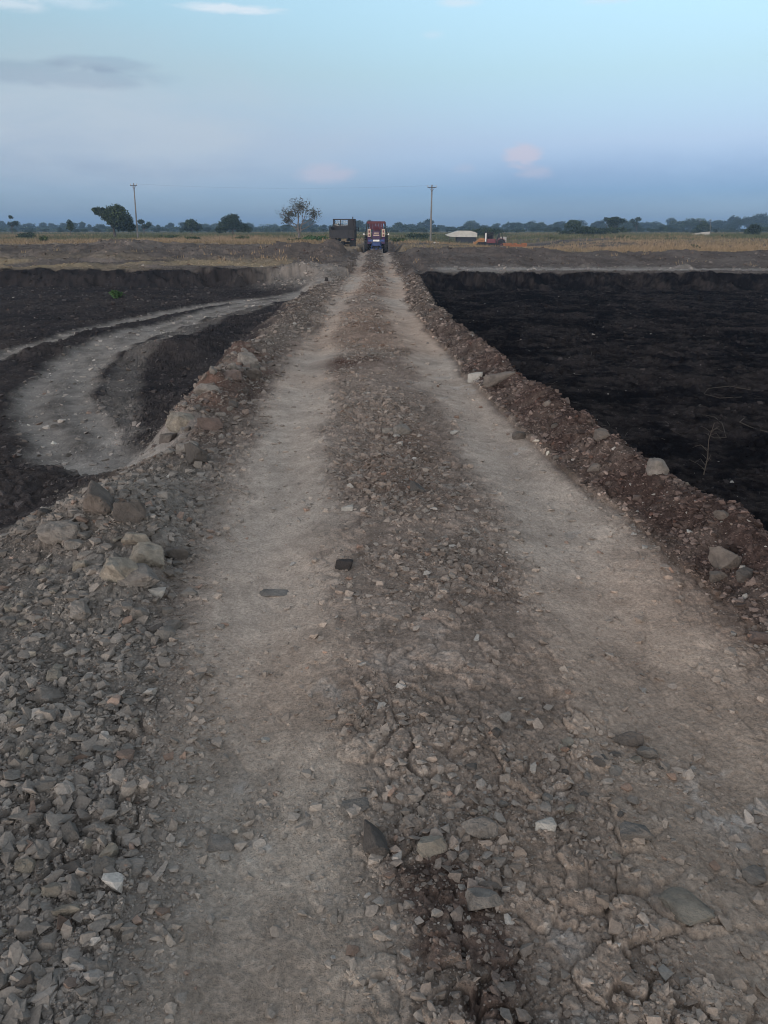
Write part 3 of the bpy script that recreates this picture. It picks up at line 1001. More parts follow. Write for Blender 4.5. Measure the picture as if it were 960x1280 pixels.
        VV.append(V.reshape(-1, 3))
        FF.append((faces[None] + (np.arange(len(idx)) * nv)[:, None, None]).reshape(-1, 3) + off)
        CC.append(np.repeat(c[idx], nv, 0))
        off += nv * len(idx)
    o = mesh_np('gravel', np.concatenate(VV), np.concatenate(FF), GRAVEL, None, np.concatenate(CC))
    tag(o, 'loose broken stone and grit strewn over road and verges', 'gravel', None, 'stuff')


build_gravel()


# ------------------------------------------------------------------ foliage
def leaves(clumps, n, size, cols, seed=0, hollow=.45):
    """n leaf faces through the volume of ellipsoid clumps (x, y, z, rx, ry, rz)"""
    r = np.random.default_rng(seed)
    C = np.array(clumps)
    wt = C[:, 3] * C[:, 5]
    ci = r.choice(len(C), n, p=wt / wt.sum())
    d = r.normal(size=(n, 3))
    d /= np.linalg.norm(d, axis=1)[:, None]
    rad = (hollow + (1 - hollow) * r.random(n)) * (1 + .14 * r.normal(size=n))
    P = C[ci, :3] + d * C[ci, 3:6] * rad[:, None]
    u = r.normal(size=(n, 3))
    u /= np.linalg.norm(u, axis=1)[:, None]
    w = np.cross(u, r.normal(size=(n, 3)))
    w /= np.linalg.norm(w, axis=1)[:, None]
    s = size * r.uniform(.5, 1.3, n)[:, None]
    V = np.stack([P - u * s, P + w * s * .45, P + u * s, P - w * s * .45], 1)
    cc = np.array(cols)[r.integers(0, len(cols), n)] * r.uniform(.7, 1.3, (n, 1))
    bright = (r.random(len(C)) * .5 + .75)[ci][:, None]
    return V.reshape(-1, 3), np.arange(4 * n).reshape(-1, 4), np.repeat(cc * bright, 4, 0)


DARK_GREEN = [(.030, .042, .020), (.040, .055, .026), (.026, .036, .018)]
MID_GREEN = [(.045, .065, .026), (.060, .078, .032), (.038, .052, .022)]


def limb_mesh(mb, p0, d, length, rad, depth, spread=.6, up=.15, r=random):
    p = Vector(p0)
    pts, rads = [p.copy()], [rad]
    d = Vector(d).normalized()
    for i in range(3):
        d = (d + Vector((r.gauss(0, .14), r.gauss(0, .14), r.gauss(up * .4, .08)))).normalized()
        p = p + d * length / 3
        pts.append(p.copy())
        rads.append(rad * (1 - .2 * (i + 1)))
    mb.tube(pts, rads, 5, cap=False)
    if depth:
        for k in range(r.choice((2, 3, 3))):
            q = Vector((r.gauss(0, spread), r.gauss(0, spread), r.gauss(up, spread * .5)))
            start = pts[-1] if k < 2 else pts[2]
            limb_mesh(mb, start, d + q, length * r.uniform(.6, .8), rads[-1] * .72, depth - 1, spread, up, r)


def tree(name, label, px, base_row, y, clumps, n, size, cols, group=None, trunk=.12, seed=0, cat='tree', trunk_top=.6, lean=0.):
    """clumps in metres round the foot of the tree: (x, y, z, rx, ry, rz)"""
    x, _ = atd(px, base_row, y)
    z = hz(x, y) - .05
    t = thing(name, label, cat, (x, y, z), 0, group)
    V, Fc, C = leaves(clumps, n, size, cols, seed)
    mesh_np('crown', V, Fc, LEAF, t, C)
    mb = MB()
    top = max(c[2] for c in clumps)
    r = random.Random(seed)
    mb.tube([(0, 0, -.1), (lean * .3, 0, top * .3), (lean * .6, 0, top * trunk_top)], [trunk, trunk * .75, trunk * .5], 7)
    for c in clumps[:6]:
        mb.tube([(lean * .4, 0, top * .4), ((c[0] + lean * .4) / 2, c[1] / 2, (c[2] + top * .4) / 2), (c[0], c[1], c[2])], [trunk * .5, trunk * .35, trunk * .15], 5)
    mb.build('trunk', M['bark'], t)
    return t


def px_clumps(pxs, y, base_row, foot_px):
    """clumps given in photograph pixels (px, row, rx, rz) turned into metres at distance y"""
    x0, _ = atd(foot_px, base_row, y)
    z0 = hz(x0, y)
    out = []
    for k, (px, row, rx, rz) in enumerate(pxs):
        x, z = atd(px, row, y)
        xa, _ = atd(px + rx, row, y)
        _, za = atd(px, row - rz, y)
        out.append((x - x0, (k % 3 - 1) * (xa - x) * .5, z - z0, xa - x, (xa - x) * .9, za - z))
    return out


Y1 = 112
tree('wind_swept_tree', 'big dark wind swept tree leaning left beside the left utility pole', 143, 287, Y1,
     px_clumps([(150, 272, 15, 11), (137, 268, 12, 8), (125, 264, 9, 5), (160, 278, 8, 9), (145, 262, 11, 6), (118, 262, 4, 3), (155, 283, 12, 5), (163, 284, 6, 5), (140, 275, 8, 6)], Y1, 287, 143),
     7000, .22, DARK_GREEN, None, .22, 1, trunk_top=.7, lean=-.2)
Y2 = 150
tree('round_tree', 'dark rounded tree standing in front of the far treeline left of the bare tree', 291, 291, Y2,
     px_clumps([(289, 278, 11, 9), (280, 282, 8, 7), (301, 284, 9, 6), (292, 272, 7, 5), (309, 287, 5, 3), (275, 287, 6, 4)], Y2, 291, 291), 4200, .26, DARK_GREEN, None, .2, 2)
tree('round_tree', 'small dark tree left of the rounded tree with open sky around its top', 240, 291, 170,
     px_clumps([(240, 280, 8, 6), (236, 284, 7, 5), (246, 284, 6, 5)], 170, 291, 240), 1800, .28, DARK_GREEN, None, .15, 3)
tree('slender_tree', 'thin dark tree with two small crowns right of the left utility pole', 180, 290, 165,
     px_clumps([(177, 277, 4, 3), (186, 280, 3, 3), (181, 283, 5, 3)], 165, 290, 180), 700, .25, DARK_GREEN, None, .12, 4)
tree('round_tree', 'dull green tree with a round crown on a visible trunk at right', 716, 294, 190,
     px_clumps([(716, 280, 9, 5), (711, 282, 6, 4), (722, 281, 5, 4)], 190, 294, 716), 2000, .3, MID_GREEN, None, .2, 5)
tree('flat_top_tree', 'tall flat topped tree leaning over the right treeline', 768, 297, 180,
     px_clumps([(768, 276, 9, 5), (775, 276, 8, 3), (767, 282, 6, 5), (768, 289, 4, 5), (762, 275, 4, 3)], 180, 297, 768), 2200, .27, DARK_GREEN, None, .18, 6)
tree('slender_tree', 'sparse wispy tree rising above the right treeline', 795, 294, 230,
     px_clumps([(797, 274, 4, 3), (791, 276, 3, 3), (795, 280, 4, 4)], 230, 294, 795), 420, .3, DARK_GREEN, None, .12, 7)
tree('slender_tree', 'very thin wispy tree just left of the tall flat topped tree', 757, 294, 235,
     px_clumps([(757, 274, 3, 3), (760, 278, 3, 2)], 235, 294, 757), 200, .3, DARK_GREEN, None, .1, 8)
tree('round_tree', 'dark rounded tree standing alone near the right edge of the plain', 941, 297, 150,
     px_clumps([(941, 286, 8, 6), (937, 289, 6, 5), (946, 289, 6, 5)], 150, 297, 941), 2200, .24, DARK_GREEN, None, .15, 9)
tree('round_tree', 'dark tree behind the low white wall at right', 877, 296, 215,
     px_clumps([(877, 284, 7, 7), (872, 289, 6, 5), (885, 286, 5, 6)], 215, 296, 877), 1800, .3, DARK_GREEN, None, .15, 10)
tree('slender_tree', 'sparse little tree near the left edge of the horizon', 15, 288, 170,
     px_clumps([(14, 271, 3, 2), (19, 278, 5, 2), (14, 280, 6, 3)], 170, 288, 15), 380, .25, DARK_GREEN, None, .1, 11)
tree('slender_tree', 'pale wispy young tree between the left edge and the wind swept tree', 88, 289, 120,
     px_clumps([(88, 279, 4, 5), (88, 284, 5, 4)], 120, 289, 88), 500, .16, MID_GREEN, None, .06, 12)


def bare_tree():
    y = 105
    x, _ = atd(374, 292, y)
    z = hz(x, y)
    t = thing('bare_tree', 'nearly leafless branching tree left of the two vehicles', 'tree', (x, y, z))
    r = random.Random(5)
    tr = MB()
    tr.tube([(0, 0, -.1), (-.03, 0, .6), (-.12, .05, 1.3)], [.15, .12, .10], 8)
    tr.tube([(0, 0, .4), (.15, 0, .9), (.28, 0, 1.5)], [.10, .08, .06], 7)
    tr.build('trunk', M['bark_pale'], t)
    br = MB()
    for p, d, l, rd in (((-.12, .05, 1.3), (-.9, .1, .9), 1.05, .060), ((-.12, .05, 1.3), (-.1, -.2, 1.2), 1.25, .070), ((.28, 0, 1.5), (.45, .2, 1), 1.15, .055),
                        ((.28, 0, 1.5), (1.2, -.1, .55), 1.15, .05), ((-.08, 0, 1.0), (-1.2, .3, .6), 1.1, .05), ((.2, 0, 1.2), (.2, .6, 1), 1.1, .05),
                        ((-.12, .05, 1.3), (.15, -.3, 1.3), 1.3, .06), ((-.03, 0, .6), (-1.1, .1, .75), 1.2, .05), ((.15, 0, .9), (1.3, .2, .6), 1.2, .05), ((0, 0, .8), (.1, .9, .8), 1.1, .045)):
        limb_mesh(br, p, d, l, rd * 1.3, 5, .62, .12, r)
    br.build('branches', M['bark_pale'], t)
    t.scale = (1.22, 1.2, 1.22)
    V, Fc, C = leaves([(-1.0, 0, 2.6, 1.3, 1.2, .9), (.2, 0, 3.3, 1.4, 1.2, 1.0), (1.6, 0, 2.6, .9, .9, .8), (-1.2, 0, 1.9, .8, .8, .6)], 2000, .10, [(.07, .06, .045), (.05, .055, .035)], 77, .1)
    mesh_np('withered_leaves', V, Fc, LEAF, t, C)


bare_tree()

# the far treeline: individual trees copied from a few kinds
KINDS = []
for k in range(9):
    r = np.random.default_rng(500 + k)
    cl = []
    wide = r.uniform(.75, 1.25)
    for j in range(int(r.integers(5, 9))):
        cl.append((r.normal(0, .30) * wide, r.normal(0, .25), r.uniform(.36, .80), r.uniform(.20, .36) * wide, .3, r.uniform(.14, .26)))
    V, Fc, C = leaves(cl, 1500, .055, DARK_GREEN if k % 3 else MID_GREEN, 600 + k)
    # trunk strip joined in: these trees are a few pixels tall
    mb = MB()
    mb.tube([(0, 0, 0), (.01, 0, .3), (0, 0, .6)], [.03, .024, .014], 5, cap=False)
    tv = np.array(mb.v)
    tf = np.array([q for q in mb.f if len(q) == 4]) + len(V)
    V = np.concatenate([V, tv])
    C = np.concatenate([C, np.tile([[.05, .04, .035]], (len(tv), 1))])
    Fc = np.concatenate([Fc, tf])
    KINDS.append((V, Fc, C))


def far_trees():
    r = random.Random(12)
    protos = [None] * len(KINDS)
    spots = []
    for px in np.arange(-70, 1030, 6.2):
        px = px + r.uniform(-4, 4)
        y = r.uniform(330, 520)
        top = np.interp(px, [-70, 100, 230, 330, 420, 520, 640, 700, 820, 900, 1030], [279, 279, 279, 280, 279, 279, 280, 280, 276, 273, 270])
        spots.append((px, y, top + r.choice((-5, -2, 0, 1, 3, 5)) + r.uniform(-1.5, 1.5)))
    for px in np.arange(520, 1030, 9.5):
        spots.append((px + r.uniform(-4, 4), r.uniform(230, 300), 285 + r.uniform(-3, 3)))
    for px in np.arange(-60, 500, 15):
        spots.append((px + r.uniform(-5, 5), r.uniform(230, 300), 286 + r.uniform(-3, 2)))
    # clearly seen domes in the middle
    for px, top in ((498, 277), (522, 276), (584, 277), (606, 277), (620, 278), (648, 277), (665, 278), (105, 277), (85, 279)):
        spots.append((px, 400, top))
    for px, y, top in spots:
        k = r.randrange(len(KINDS))
        x, zt = atd(px, top, y)
        zb = hz(x, y)
        h = max(zt - zb, 1.6)
        label, grp = (('dark far off tree in the long treeline on the right of the road', 'treeline trees right of the road') if px > 480
                      else ('dark far off tree in the long treeline on the left of the road', 'treeline trees left of the road'))
        if protos[k] is None:
            o = mesh_np('far_tree', *KINDS[k][:2], LEAF, None, KINDS[k][2])
            protos[k] = o
        else:
            o = protos[k].copy()
            COL.objects.link(o)
        o.location = (x, y, zb - .1)
        w = h * r.uniform(.9, 1.5)
        o.scale = (w, w, h)
        o.rotation_euler = (0, 0, r.uniform(0, 6.28))
        tag(o, label, 'tree', grp)


far_trees()


def undergrowth():
    """the unbroken scrub at the foot of the treeline"""
    r = np.random.default_rng(91)
    cl = []
    for k in range(420):
        px = r.uniform(-120, 1080)
        y = r.uniform(340, 600)
        x, z = atd(px, r.uniform(285, 290), y)
        s = y / 400
        cl.append((x, y, z - .3, r.uniform(3, 6) * s, 3, r.uniform(1.0, 2.0) * s))
    V, Fc, C = leaves(cl, 42000, .8, DARK_GREEN + MID_GREEN, 92)
    o = mesh_np('undergrowth', V, Fc, LEAF, None, C)
    tag(o, 'continuous dark scrub filling the foot of the far treeline', 'scrub', None, 'stuff')


undergrowth()


def grass():
    r = np.random.default_rng(33)
    n = 60000
    y = np.exp(r.uniform(math.log(33), math.log(260), n))
    x = r.uniform(-.66, .66, n) * y
    Z = zones(x, y)
    patch = fbm(x * .08, y * .10, 701, 4)
    off = np.maximum(Z['ul'], Z['ur'])
    p = ss(-.1, .3, patch + .15 * (y > 48) + .25 * (y > 110)) * np.where(y < 45, .05 + .20 * (x < -4) * (y < 35.5), 1) * np.where((x > 0) & (y < 46), .15, 1)
    keep = (r.random(n) < p) & ((off > .5) | (y > 85)) & (y > np.maximum(Z['eyl'], Z['eyr']) + 1.2)
    x, y = x[keep], y[keep]
    n = len(x)
    z = hs(x, y)
    m = 5
    X, Y, Zz = np.repeat(x, m), np.repeat(y, m), np.repeat(z, m)
    k = n * m
    X = X + r.normal(0, .14, k)
    Y = Y + r.normal(0, .14, k)
    h = r.uniform(.10, .34, k) * (1 + (Y > 110) * .9) * np.where(Y < 46, .6, 1)
    w = .008 + .00035 * Y
    a = r.uniform(0, 3.14, k)
    lx, ly = r.normal(0, .35, k) * h, r.normal(0, .35, k) * h
    V = np.stack([np.stack([X - np.cos(a) * w, Y - np.sin(a) * w, Zz - .02], -1),
                  np.stack([X + np.cos(a) * w, Y + np.sin(a) * w, Zz - .02], -1),
                  np.stack([X + lx, Y + ly, Zz + h], -1)], 1)
    g = np.where(Y < 100, .3, 1.0)[:, None] * np.clip(.5 + 1.4 * fbm(X * .05, Y * .06, 711, 3) + .45 * (Y > 115), 0, 1)[:, None]
    dry, green = np.array([[.270, .200, .130]]), np.array([[.098, .108, .056]])
    C = (dry * (1 - g) + green * g) * r.uniform(.7, 1.25, (k, 1))
    o = mesh_np('grass', V.reshape(-1, 3), np.arange(3 * k).reshape(-1, 3), LEAF, None, np.repeat(C, 3, 0))
    tag(o, 'dry straw coloured grass and green crop rows on the plain', 'grass', None, 'stuff')


grass()


def shrub(px, row, y, w, h, label, cols, n=260, size=.10, name='shrub', group=None, z=None):
    x, _ = atd(px, row, y)
    z = hz(x, y)
    t = thing(name, label, 'plant', (x, y, z - .02), 0, group)
    r = np.random.default_rng(int(px * 7 + row))
    cl = [(r.normal(0, w * .28), r.normal(0, w * .25), h * r.uniform(.3, .65), w * r.uniform(.2, .34), w * .28, h * r.uniform(.25, .38)) for _ in range(6)]
    V, Fc, C = leaves(cl, n, size, cols, int(px))
    mesh_np('foliage', V, Fc, LEAF, t, C)
    mb = MB()
    for c in cl:
        mb.tube([(0, 0, -.02), (c[0] * .5, c[1] * .5, c[2] * .6), (c[0], c[1], c[2])], [.014, .010, .005], 5)
    mb.build('stem', M['twig'], t)
    return t


BRIGHT = [(.050, .095, .035), (.070, .120, .045), (.040, .080, .035)]
px_, py_ = at(145, 372, -.36)
shrub(145, 372, py_, .42, .30, 'small bright green plant alone on the dark left field', BRIGHT, 150, .07, 'green_plant')
shrub(392, 300, 84, 3.0, .75, 'low green bush patch below the bare tree', BRIGHT, 700, .13, 'low_bush')
shrub(372, 301, 80, 1.8, .5, 'dull small bush left of the low green bush patch', MID_GREEN, 300, .12, 'low_bush')
shrub(56, 300, 76, 1.6, .6, 'scrubby dull bush on the left grass bank', MID_GREEN, 260, .12)
shrub(33, 287, 110, 3.0, 1.0, 'wide dark bush near the left edge of the plain', DARK_GREEN, 420, .16)
shrub(870, 307, 66, .55, .5, 'small dark weed on the right spoil bank', DARK_GREEN, 90, .08)
shrub(745, 291, 150, 9.0, 1.9, 'long dense dark thicket left of the tall flat topped tree', DARK_GREEN, 1800, .26, 'thicket')
shrub(525, 298, 120, 5.0, 1.2, 'dark thicket behind the right utility pole', DARK_GREEN, 800, .2, 'thicket')
shrub(605, 292, 165, 10.0, 1.8, 'dark thicket behind the pale roofed shed', DARK_GREEN, 1500, .26, 'thicket')
for px, row, y in ((470, 300, 92), (500, 301, 88), (240, 296, 96), (210, 297, 100), (300, 297, 96), (700, 300, 120), (730, 299, 130), (840, 298, 125), (905, 298, 118), (780, 300, 112)):
    shrub(px, row, y, random.uniform(1.2, 2.4), random.uniform(.4, .7), 'low scrubby clump scattered over the dry grass plain', MID_GREEN, 220, .13, group='scrub clumps on the plain')


# ------------------------------------------------------------------ dead stems on the black field
def stem(label, pts, rad, mat='straw', name='dry_stem'):
    mb = MB()
    P = []
    for i, (a, b, h) in enumerate(pts):
        x, y = at(a, b, -.36)
        P.append((x, y, hz(x, y) + h))
    mb.tube(P, rad * .55, 5)
    o = mb.build(name, M[mat])
    return tag(o, label, 'twig', 'dry stems on the black field')


stem('looped dry stem lying flat on the black field', [(938, 486, .01), (912, 484, .04), (885, 487, .05), (880, 492, .02), (900, 496, .01), (928, 494, .01)], .005)
stem('bent straw stalk pointing to the right edge of the black field', [(930, 525, .03), (924, 530, .02), (940, 534, .02), (962, 540, .01)], .006)
stem('short curved dry stem beside the dead sapling', [(882, 541, .02), (893, 546, .02), (908, 546, .01), (903, 530, .01), (893, 521, .02), (882, 519, .01)], .004)
stem('thin dry twig on the black field close to the berm', [(890, 625, .01), (908, 632, .02), (922, 636, .01)], .004)
stem('pale twig near the top of the berm at right', [(905, 648, .01), (915, 641, .02), (926, 633, .03)], .004)


def sapling():
    x, y = at(880, 590, -.36)
    z = hz(x, y)
    t = thing('dead_sapling', 'thin dead sapling standing in the black field', 'plant', (x, y, z))
    mb = MB()
    mb.tube([(0, 0, -.02), (.01, 0, .15), (-.005, 0, .30), (.02, 0, .44)], [.005, .004, .003, .002], 5)
    mb.build('stem', M['straw'], t)
    mb = MB()
    r = random.Random(4)
    for k in range(14):
        h = r.uniform(.02, .40)
        a = r.uniform(0, 6.28)
        l = r.uniform(.05, .14)
        mb.tube([(0, 0, h), (math.cos(a) * l * .5, math.sin(a) * l * .5, h + l * .3), (math.cos(a) * l, math.sin(a) * l, h + r.uniform(-.02, .08))], [.002, .0016, .001], 4)
    mb.build('twigs', M['straw'], t)


sapling()


def straw_litter():
    r = np.random.default_rng(17)
    n = 420
    y = np.exp(r.uniform(math.log(3), math.log(28), n))
    x = XR(y) + .6 + r.random(n) * (.5 * y + .5)
    left = r.random(n) < .3
    x = np.where(left, XL(y) - 1.2 - r.random(n) * (.45 * y), x)
    z = hs(x, y)
    l = r.uniform(.012, .05, n) * (1 + y * .03)
    a = r.uniform(0, 6.28, n)
    w = .0014 + .00012 * y
    dx, dy = np.cos(a), np.sin(a)
    up = z + .010 + .004 * r.random(n)
    tilt = r.normal(0, .15, n) * l
    ring = []
    for s in (-1, 1):
        for ox, oz in ((1, 0), (-.5, .8), (-.5, -.8)):
            ring.append(np.stack([x + dx * l * s - dy * w * ox, y + dy * l * s + dx * w * ox, up + oz * w + tilt * s], -1))
    V = np.stack(ring, 1).reshape(-1, 3)
    q = np.array([[0, 1, 4, 3], [1, 2, 5, 4], [2, 0, 3, 5]])
    Fc = (q[None] + (np.arange(n) * 6)[:, None, None]).reshape(-1, 4)
    C = np.array([[.075, .068, .062]]) * r.uniform(.5, 1.5, (n, 1))
    o = mesh_np('straw_litter', V, Fc, GRAVEL, None, np.repeat(C, 6, 0))
    tag(o, 'scattered bits of pale straw on the dark fields', 'straw', None, 'stuff')


straw_litter()


# ------------------------------------------------------------------ utility poles and wire
POLES = {}


def utility_pole(key, label, top_px, top_row, base_px, y, ground_row, arm, r0, rot=0.):
    xb, _ = atd(base_px, ground_row, y)
    zb = hz(xb, y)
    xt, zt = atd(top_px, top_row, y)
    t = thing('utility_pole', label, 'utility pole', (xb, y, zb), 0, 'utility poles on the plain')
    H, lx = zt - zb, xt - xb
    mb = MB()
    mb.tube([(0, 0, -.2), (lx * .5, 0, H * .5), (lx, 0, H)], [r0, r0 * .82, r0 * .62], 8)
    mb.build('pole', M['concrete'], t)
    mb = MB()
    mb.box((lx, -.09, H - .30), (arm, .07, .08), (0, 0, rot))
    mb.tube([(lx - arm * .3, -.07, H - .30), (lx, -.09, H - .8)], .02, 5)
    mb.tube([(lx + arm * .3, -.07, H - .30), (lx, -.09, H - .8)], .02, 5)
    mb.build('crossarm', M['steel_grey'], t)
    tips = []
    for s in (-.46, .46):
        mb = MB()
        q = (lx + s * arm * math.cos(rot), -.09 + s * arm * math.sin(rot), H - .26)
        mb.tube([q, (q[0], q[1], q[2] + .08), (q[0], q[1], q[2] + .20)], [.03, .06, .035], 7)
        mb.build('insulator', M['ceramic'], t)
        tips.append((xb + q[0], y + q[1], zb + q[2] + .18))
    POLES[key] = tips
    return t


utility_pole('l', 'left of two tall poles, slightly leaning, beside the wind swept tree', 167, 229, 171, 112, 287, .95, .12)
utility_pole('r', 'right of two tall poles, upright, just right of the tractor', 540, 231, 538, 100, 304, 1.1, .13)
utility_pole('f', 'slim far pole beside the low white wall at right', 888, 274, 887, 205, 297, .7, .10)
utility_pole('g', 'thin far pole left of the slim pole and white wall', 875, 275, 875, 235, 297, .6, .07)
for i in (0, 1):
    a, b = Vector(POLES['l'][i]), Vector(POLES['r'][i])
    mb = MB()
    pts = []
    for k in range(25):
        t_ = k / 24
        p = a.lerp(b, t_)
        p.z -= .8 * 4 * t_ * (1 - t_) * .55
        pts.append(p)
    mb.tube(pts, .003, 4)
    tag(mb.build('overhead_wire', M['wire']), 'faint sagging wire strung between the two tall poles', 'wire', 'overhead wires')


# ------------------------------------------------------------------ vehicles
def wheel(parent, c, r, w, name='wheel', rim_mat='steel_grey', lugs=True, hub=.5):
    mb = MB()
    h = w / 2
    mb.lathe_x([(-h * .75, r * hub), (-h, r * .70), (-h * .96, r * .88), (-h * .6, r * .985), (0, r), (h * .6, r * .985), (h * .96, r * .88), (h, r * .70), (h * .75, r * hub)], c)
    if lugs:
        for k in range(18):
            a = 2 * math.pi * k / 18
            for s in (-1, 1):
                aa = a + (.0 if s < 0 else math.pi / 18)
                mb.box((c[0] + s * h * .48, c[1] + r * math.cos(aa), c[2] + r * math.sin(aa)), (h * .9, .05, .06), (aa - math.pi / 2, 0, 0))
    t = mb.build(name, M['rubber'], parent)
    mb = MB()
    mb.lathe_x([(-h * .80, r * .16), (-h * .62, r * .2), (-h * .5, r * hub * .98), (h * .5, r * hub * .98), (h * .62, r * .2), (h * .80, r * .16)], c, 20)
    mb.build('rim', M[rim_mat], t)
    return t


def tractor():
    y = 60.0
    x, _ = atd(470.5, 315, y)
    z = min(hz(x - .75, y), hz(x + .75, y), hz(x, y)) + .02
    t = thing('tractor', 'maroon canopied tractor with blue rear bar seen from behind on the road', 'tractor', (x, y, z))
    for s in (-1, 1):
        wheel(t, (s * .78, 0, .70), .70, .36, 'rear_wheel', 'maroon')
    for s in (-1, 1):
        wheel(t, (s * .62, 1.95, .42), .42, .22, 'front_wheel', 'maroon', hub=.55)
    mb = MB()
    mb.box((0, -.02, .70), (.50, .62, .52), bev=.25)
    mb.tube([(-.6, 0, .70), (.6, 0, .70)], .13, 10)
    mb.box((0, .8, .72), (.42, 1.1, .5), bev=.2)
    mb.tube([(-.55, 1.95, .45), (.55, 1.95, .45)], .06, 8)
    mb.build('axle_housing', M['steel_dark'], t)
    mb = MB()
    mb.box((0, 1.55, 1.12), (.56, 1.35, .56), bev=.3, taper=.9)
    mb.build('bonnet', M['maroon'], t)
    mb = MB()
    mb.tube([(.2, 1.3, 1.35), (.2, 1.3, 2.1)], .035, 8)
    mb.build('exhaust', M['steel_dark'], t)
    for s in (-1, 1):
        mb = MB()
        prof = []
        for k in range(11):
            a = R(8 + k * 16)
            prof.append((-math.cos(a) * .80, .70 + math.sin(a) * .80))
        v = []
        for a, b in prof:
            v += [(s * .42, a, b), (s * .70, a, b), (s * .70, a * .965, .70 + (b - .70) * .965), (s * .42, a * .965, .70 + (b - .70) * .965)]
        f = []
        for k in range(10):
            for j in range(4):
                f.append((k * 4 + j, k * 4 + (j + 1) % 4, k * 4 + 4 + (j + 1) % 4, k * 4 + 4 + j))
        f += [(0, 1, 2, 3), (43, 42, 41, 40)]
        mb.add(v, f)
        fd = mb.build('fender', M['purple'], t)
        mb = MB()
        mb.box((s * .56, -.62, 1.62), (.24, .05, .58), bev=.2)
        mb.build('painted_panel', M['cream'], t)
        mb = MB()
        mb.box((s * .56, -.655, 1.72), (.10, .02, .16), bev=.3)
        mb.box((s * .56, -.655, 1.46), (.10, .02, .14), bev=.3)
        mb.build('tail_light', M['redpaint'], t)
        mb = MB()
        mb.tube([(s * .86, -.45, 1.30), (s * .84, -.45, 1.55), (s * .70, -.45, 2.38)], .045, 7)
        mb.build('canopy_post', M['steel_dark'], t)
        mb = MB()
        mb.tube([(s * .62, .75, 1.25), (s * .64, .75, 2.38)], .035, 7)
        mb.build('canopy_post', M['steel_dark'], t)
        mb = MB()
        mb.tube([(s * .88, -.45, 1.50), (s * .98, -.47, 1.52)], .02, 6)
        mb.tube([(s * .98, -.47, 1.46), (s * .98, -.47, 1.58)], [.045, .045], 8)
        mb.build('side_lamp', M['white'], t)
    mb = MB()
    mb.box((0, .15, 2.43), (1.52, 1.5, .09), taper=.92, bev=.2)
    mb.box((0, -.585, 2.36), (1.46, .04, .12))
    mb.build('canopy', M['maroon'], t)
    mb = MB()
    for k in range(9):
        xx = -.48 + k * .12
        mb.box((xx, -.50 + .02 * (k % 2), 2.06 + .02 * (k % 3)), (.105, .03, .56 - .06 * (k % 3)), bev=.2)
    mb.build('curtain', M['maroon_cloth'], t)
    mb = MB()
    mb.box((0, -.42, 1.46), (.70, .30, .56), bev=.2)
    mb.box((0, -.30, 1.85), (.52, .10, .36), bev=.3)
    mb.build('seat_box', M['purple'], t)
    mb = MB()
    mb.box((0, -.60, 1.44), (.46, .03, .08))
    mb.box((0, -.60, 1.60), (.40, .03, .07))
    mb.build('seat_trim', M['cream'], t)
    mb = MB()
    mb.box((0, -.78, 1.05), (1.30, .10, .15), bev=.2)
    mb.tube([(-.55, -.75, 1.05), (-.40, -.3, .75)], .04, 6)
    mb.tube([(.55, -.75, 1.05), (.40, -.3, .75)], .04, 6)
    mb.build('rear_bar', M['blue'], t)
    mb = MB()
    mb.box((0, -.85, 1.05), (.50, .02, .13), bev=.05)
    mb.build('number_plate', M['white'], t)
    mb = MB()
    for s in (-1, 1):
        mb.tube([(s * .22, -.3, .50), (s * .40, -1.0, .42)], .035, 6)
        mb.tube([(s * .35, -.35, .95), (s * .38, -.8, .45)], .025, 6)
    mb.box((0, -.62, .42), (.16, .9, .07))
    mb.box((0, -.45, .80), (.72, .25, .28), bev=.25)
    mb.build('hitch', M['blue'], t)
    mb = MB()
    pts = [(.2 * math.cos(a * math.pi / 8), .62 + .06 * math.sin(a * math.pi / 8), 1.62 + .18 * math.sin(a * math.pi / 8)) for a in range(17)]
    mb.tube(pts, .015, 5, cap=False)
    mb.tube([(0, .62, 1.62), (0, .9, 1.25)], .02, 5)
    mb.build('steering_wheel', M['steel_dark'], t)
    t.scale = (.95, .95, .95)


tractor()


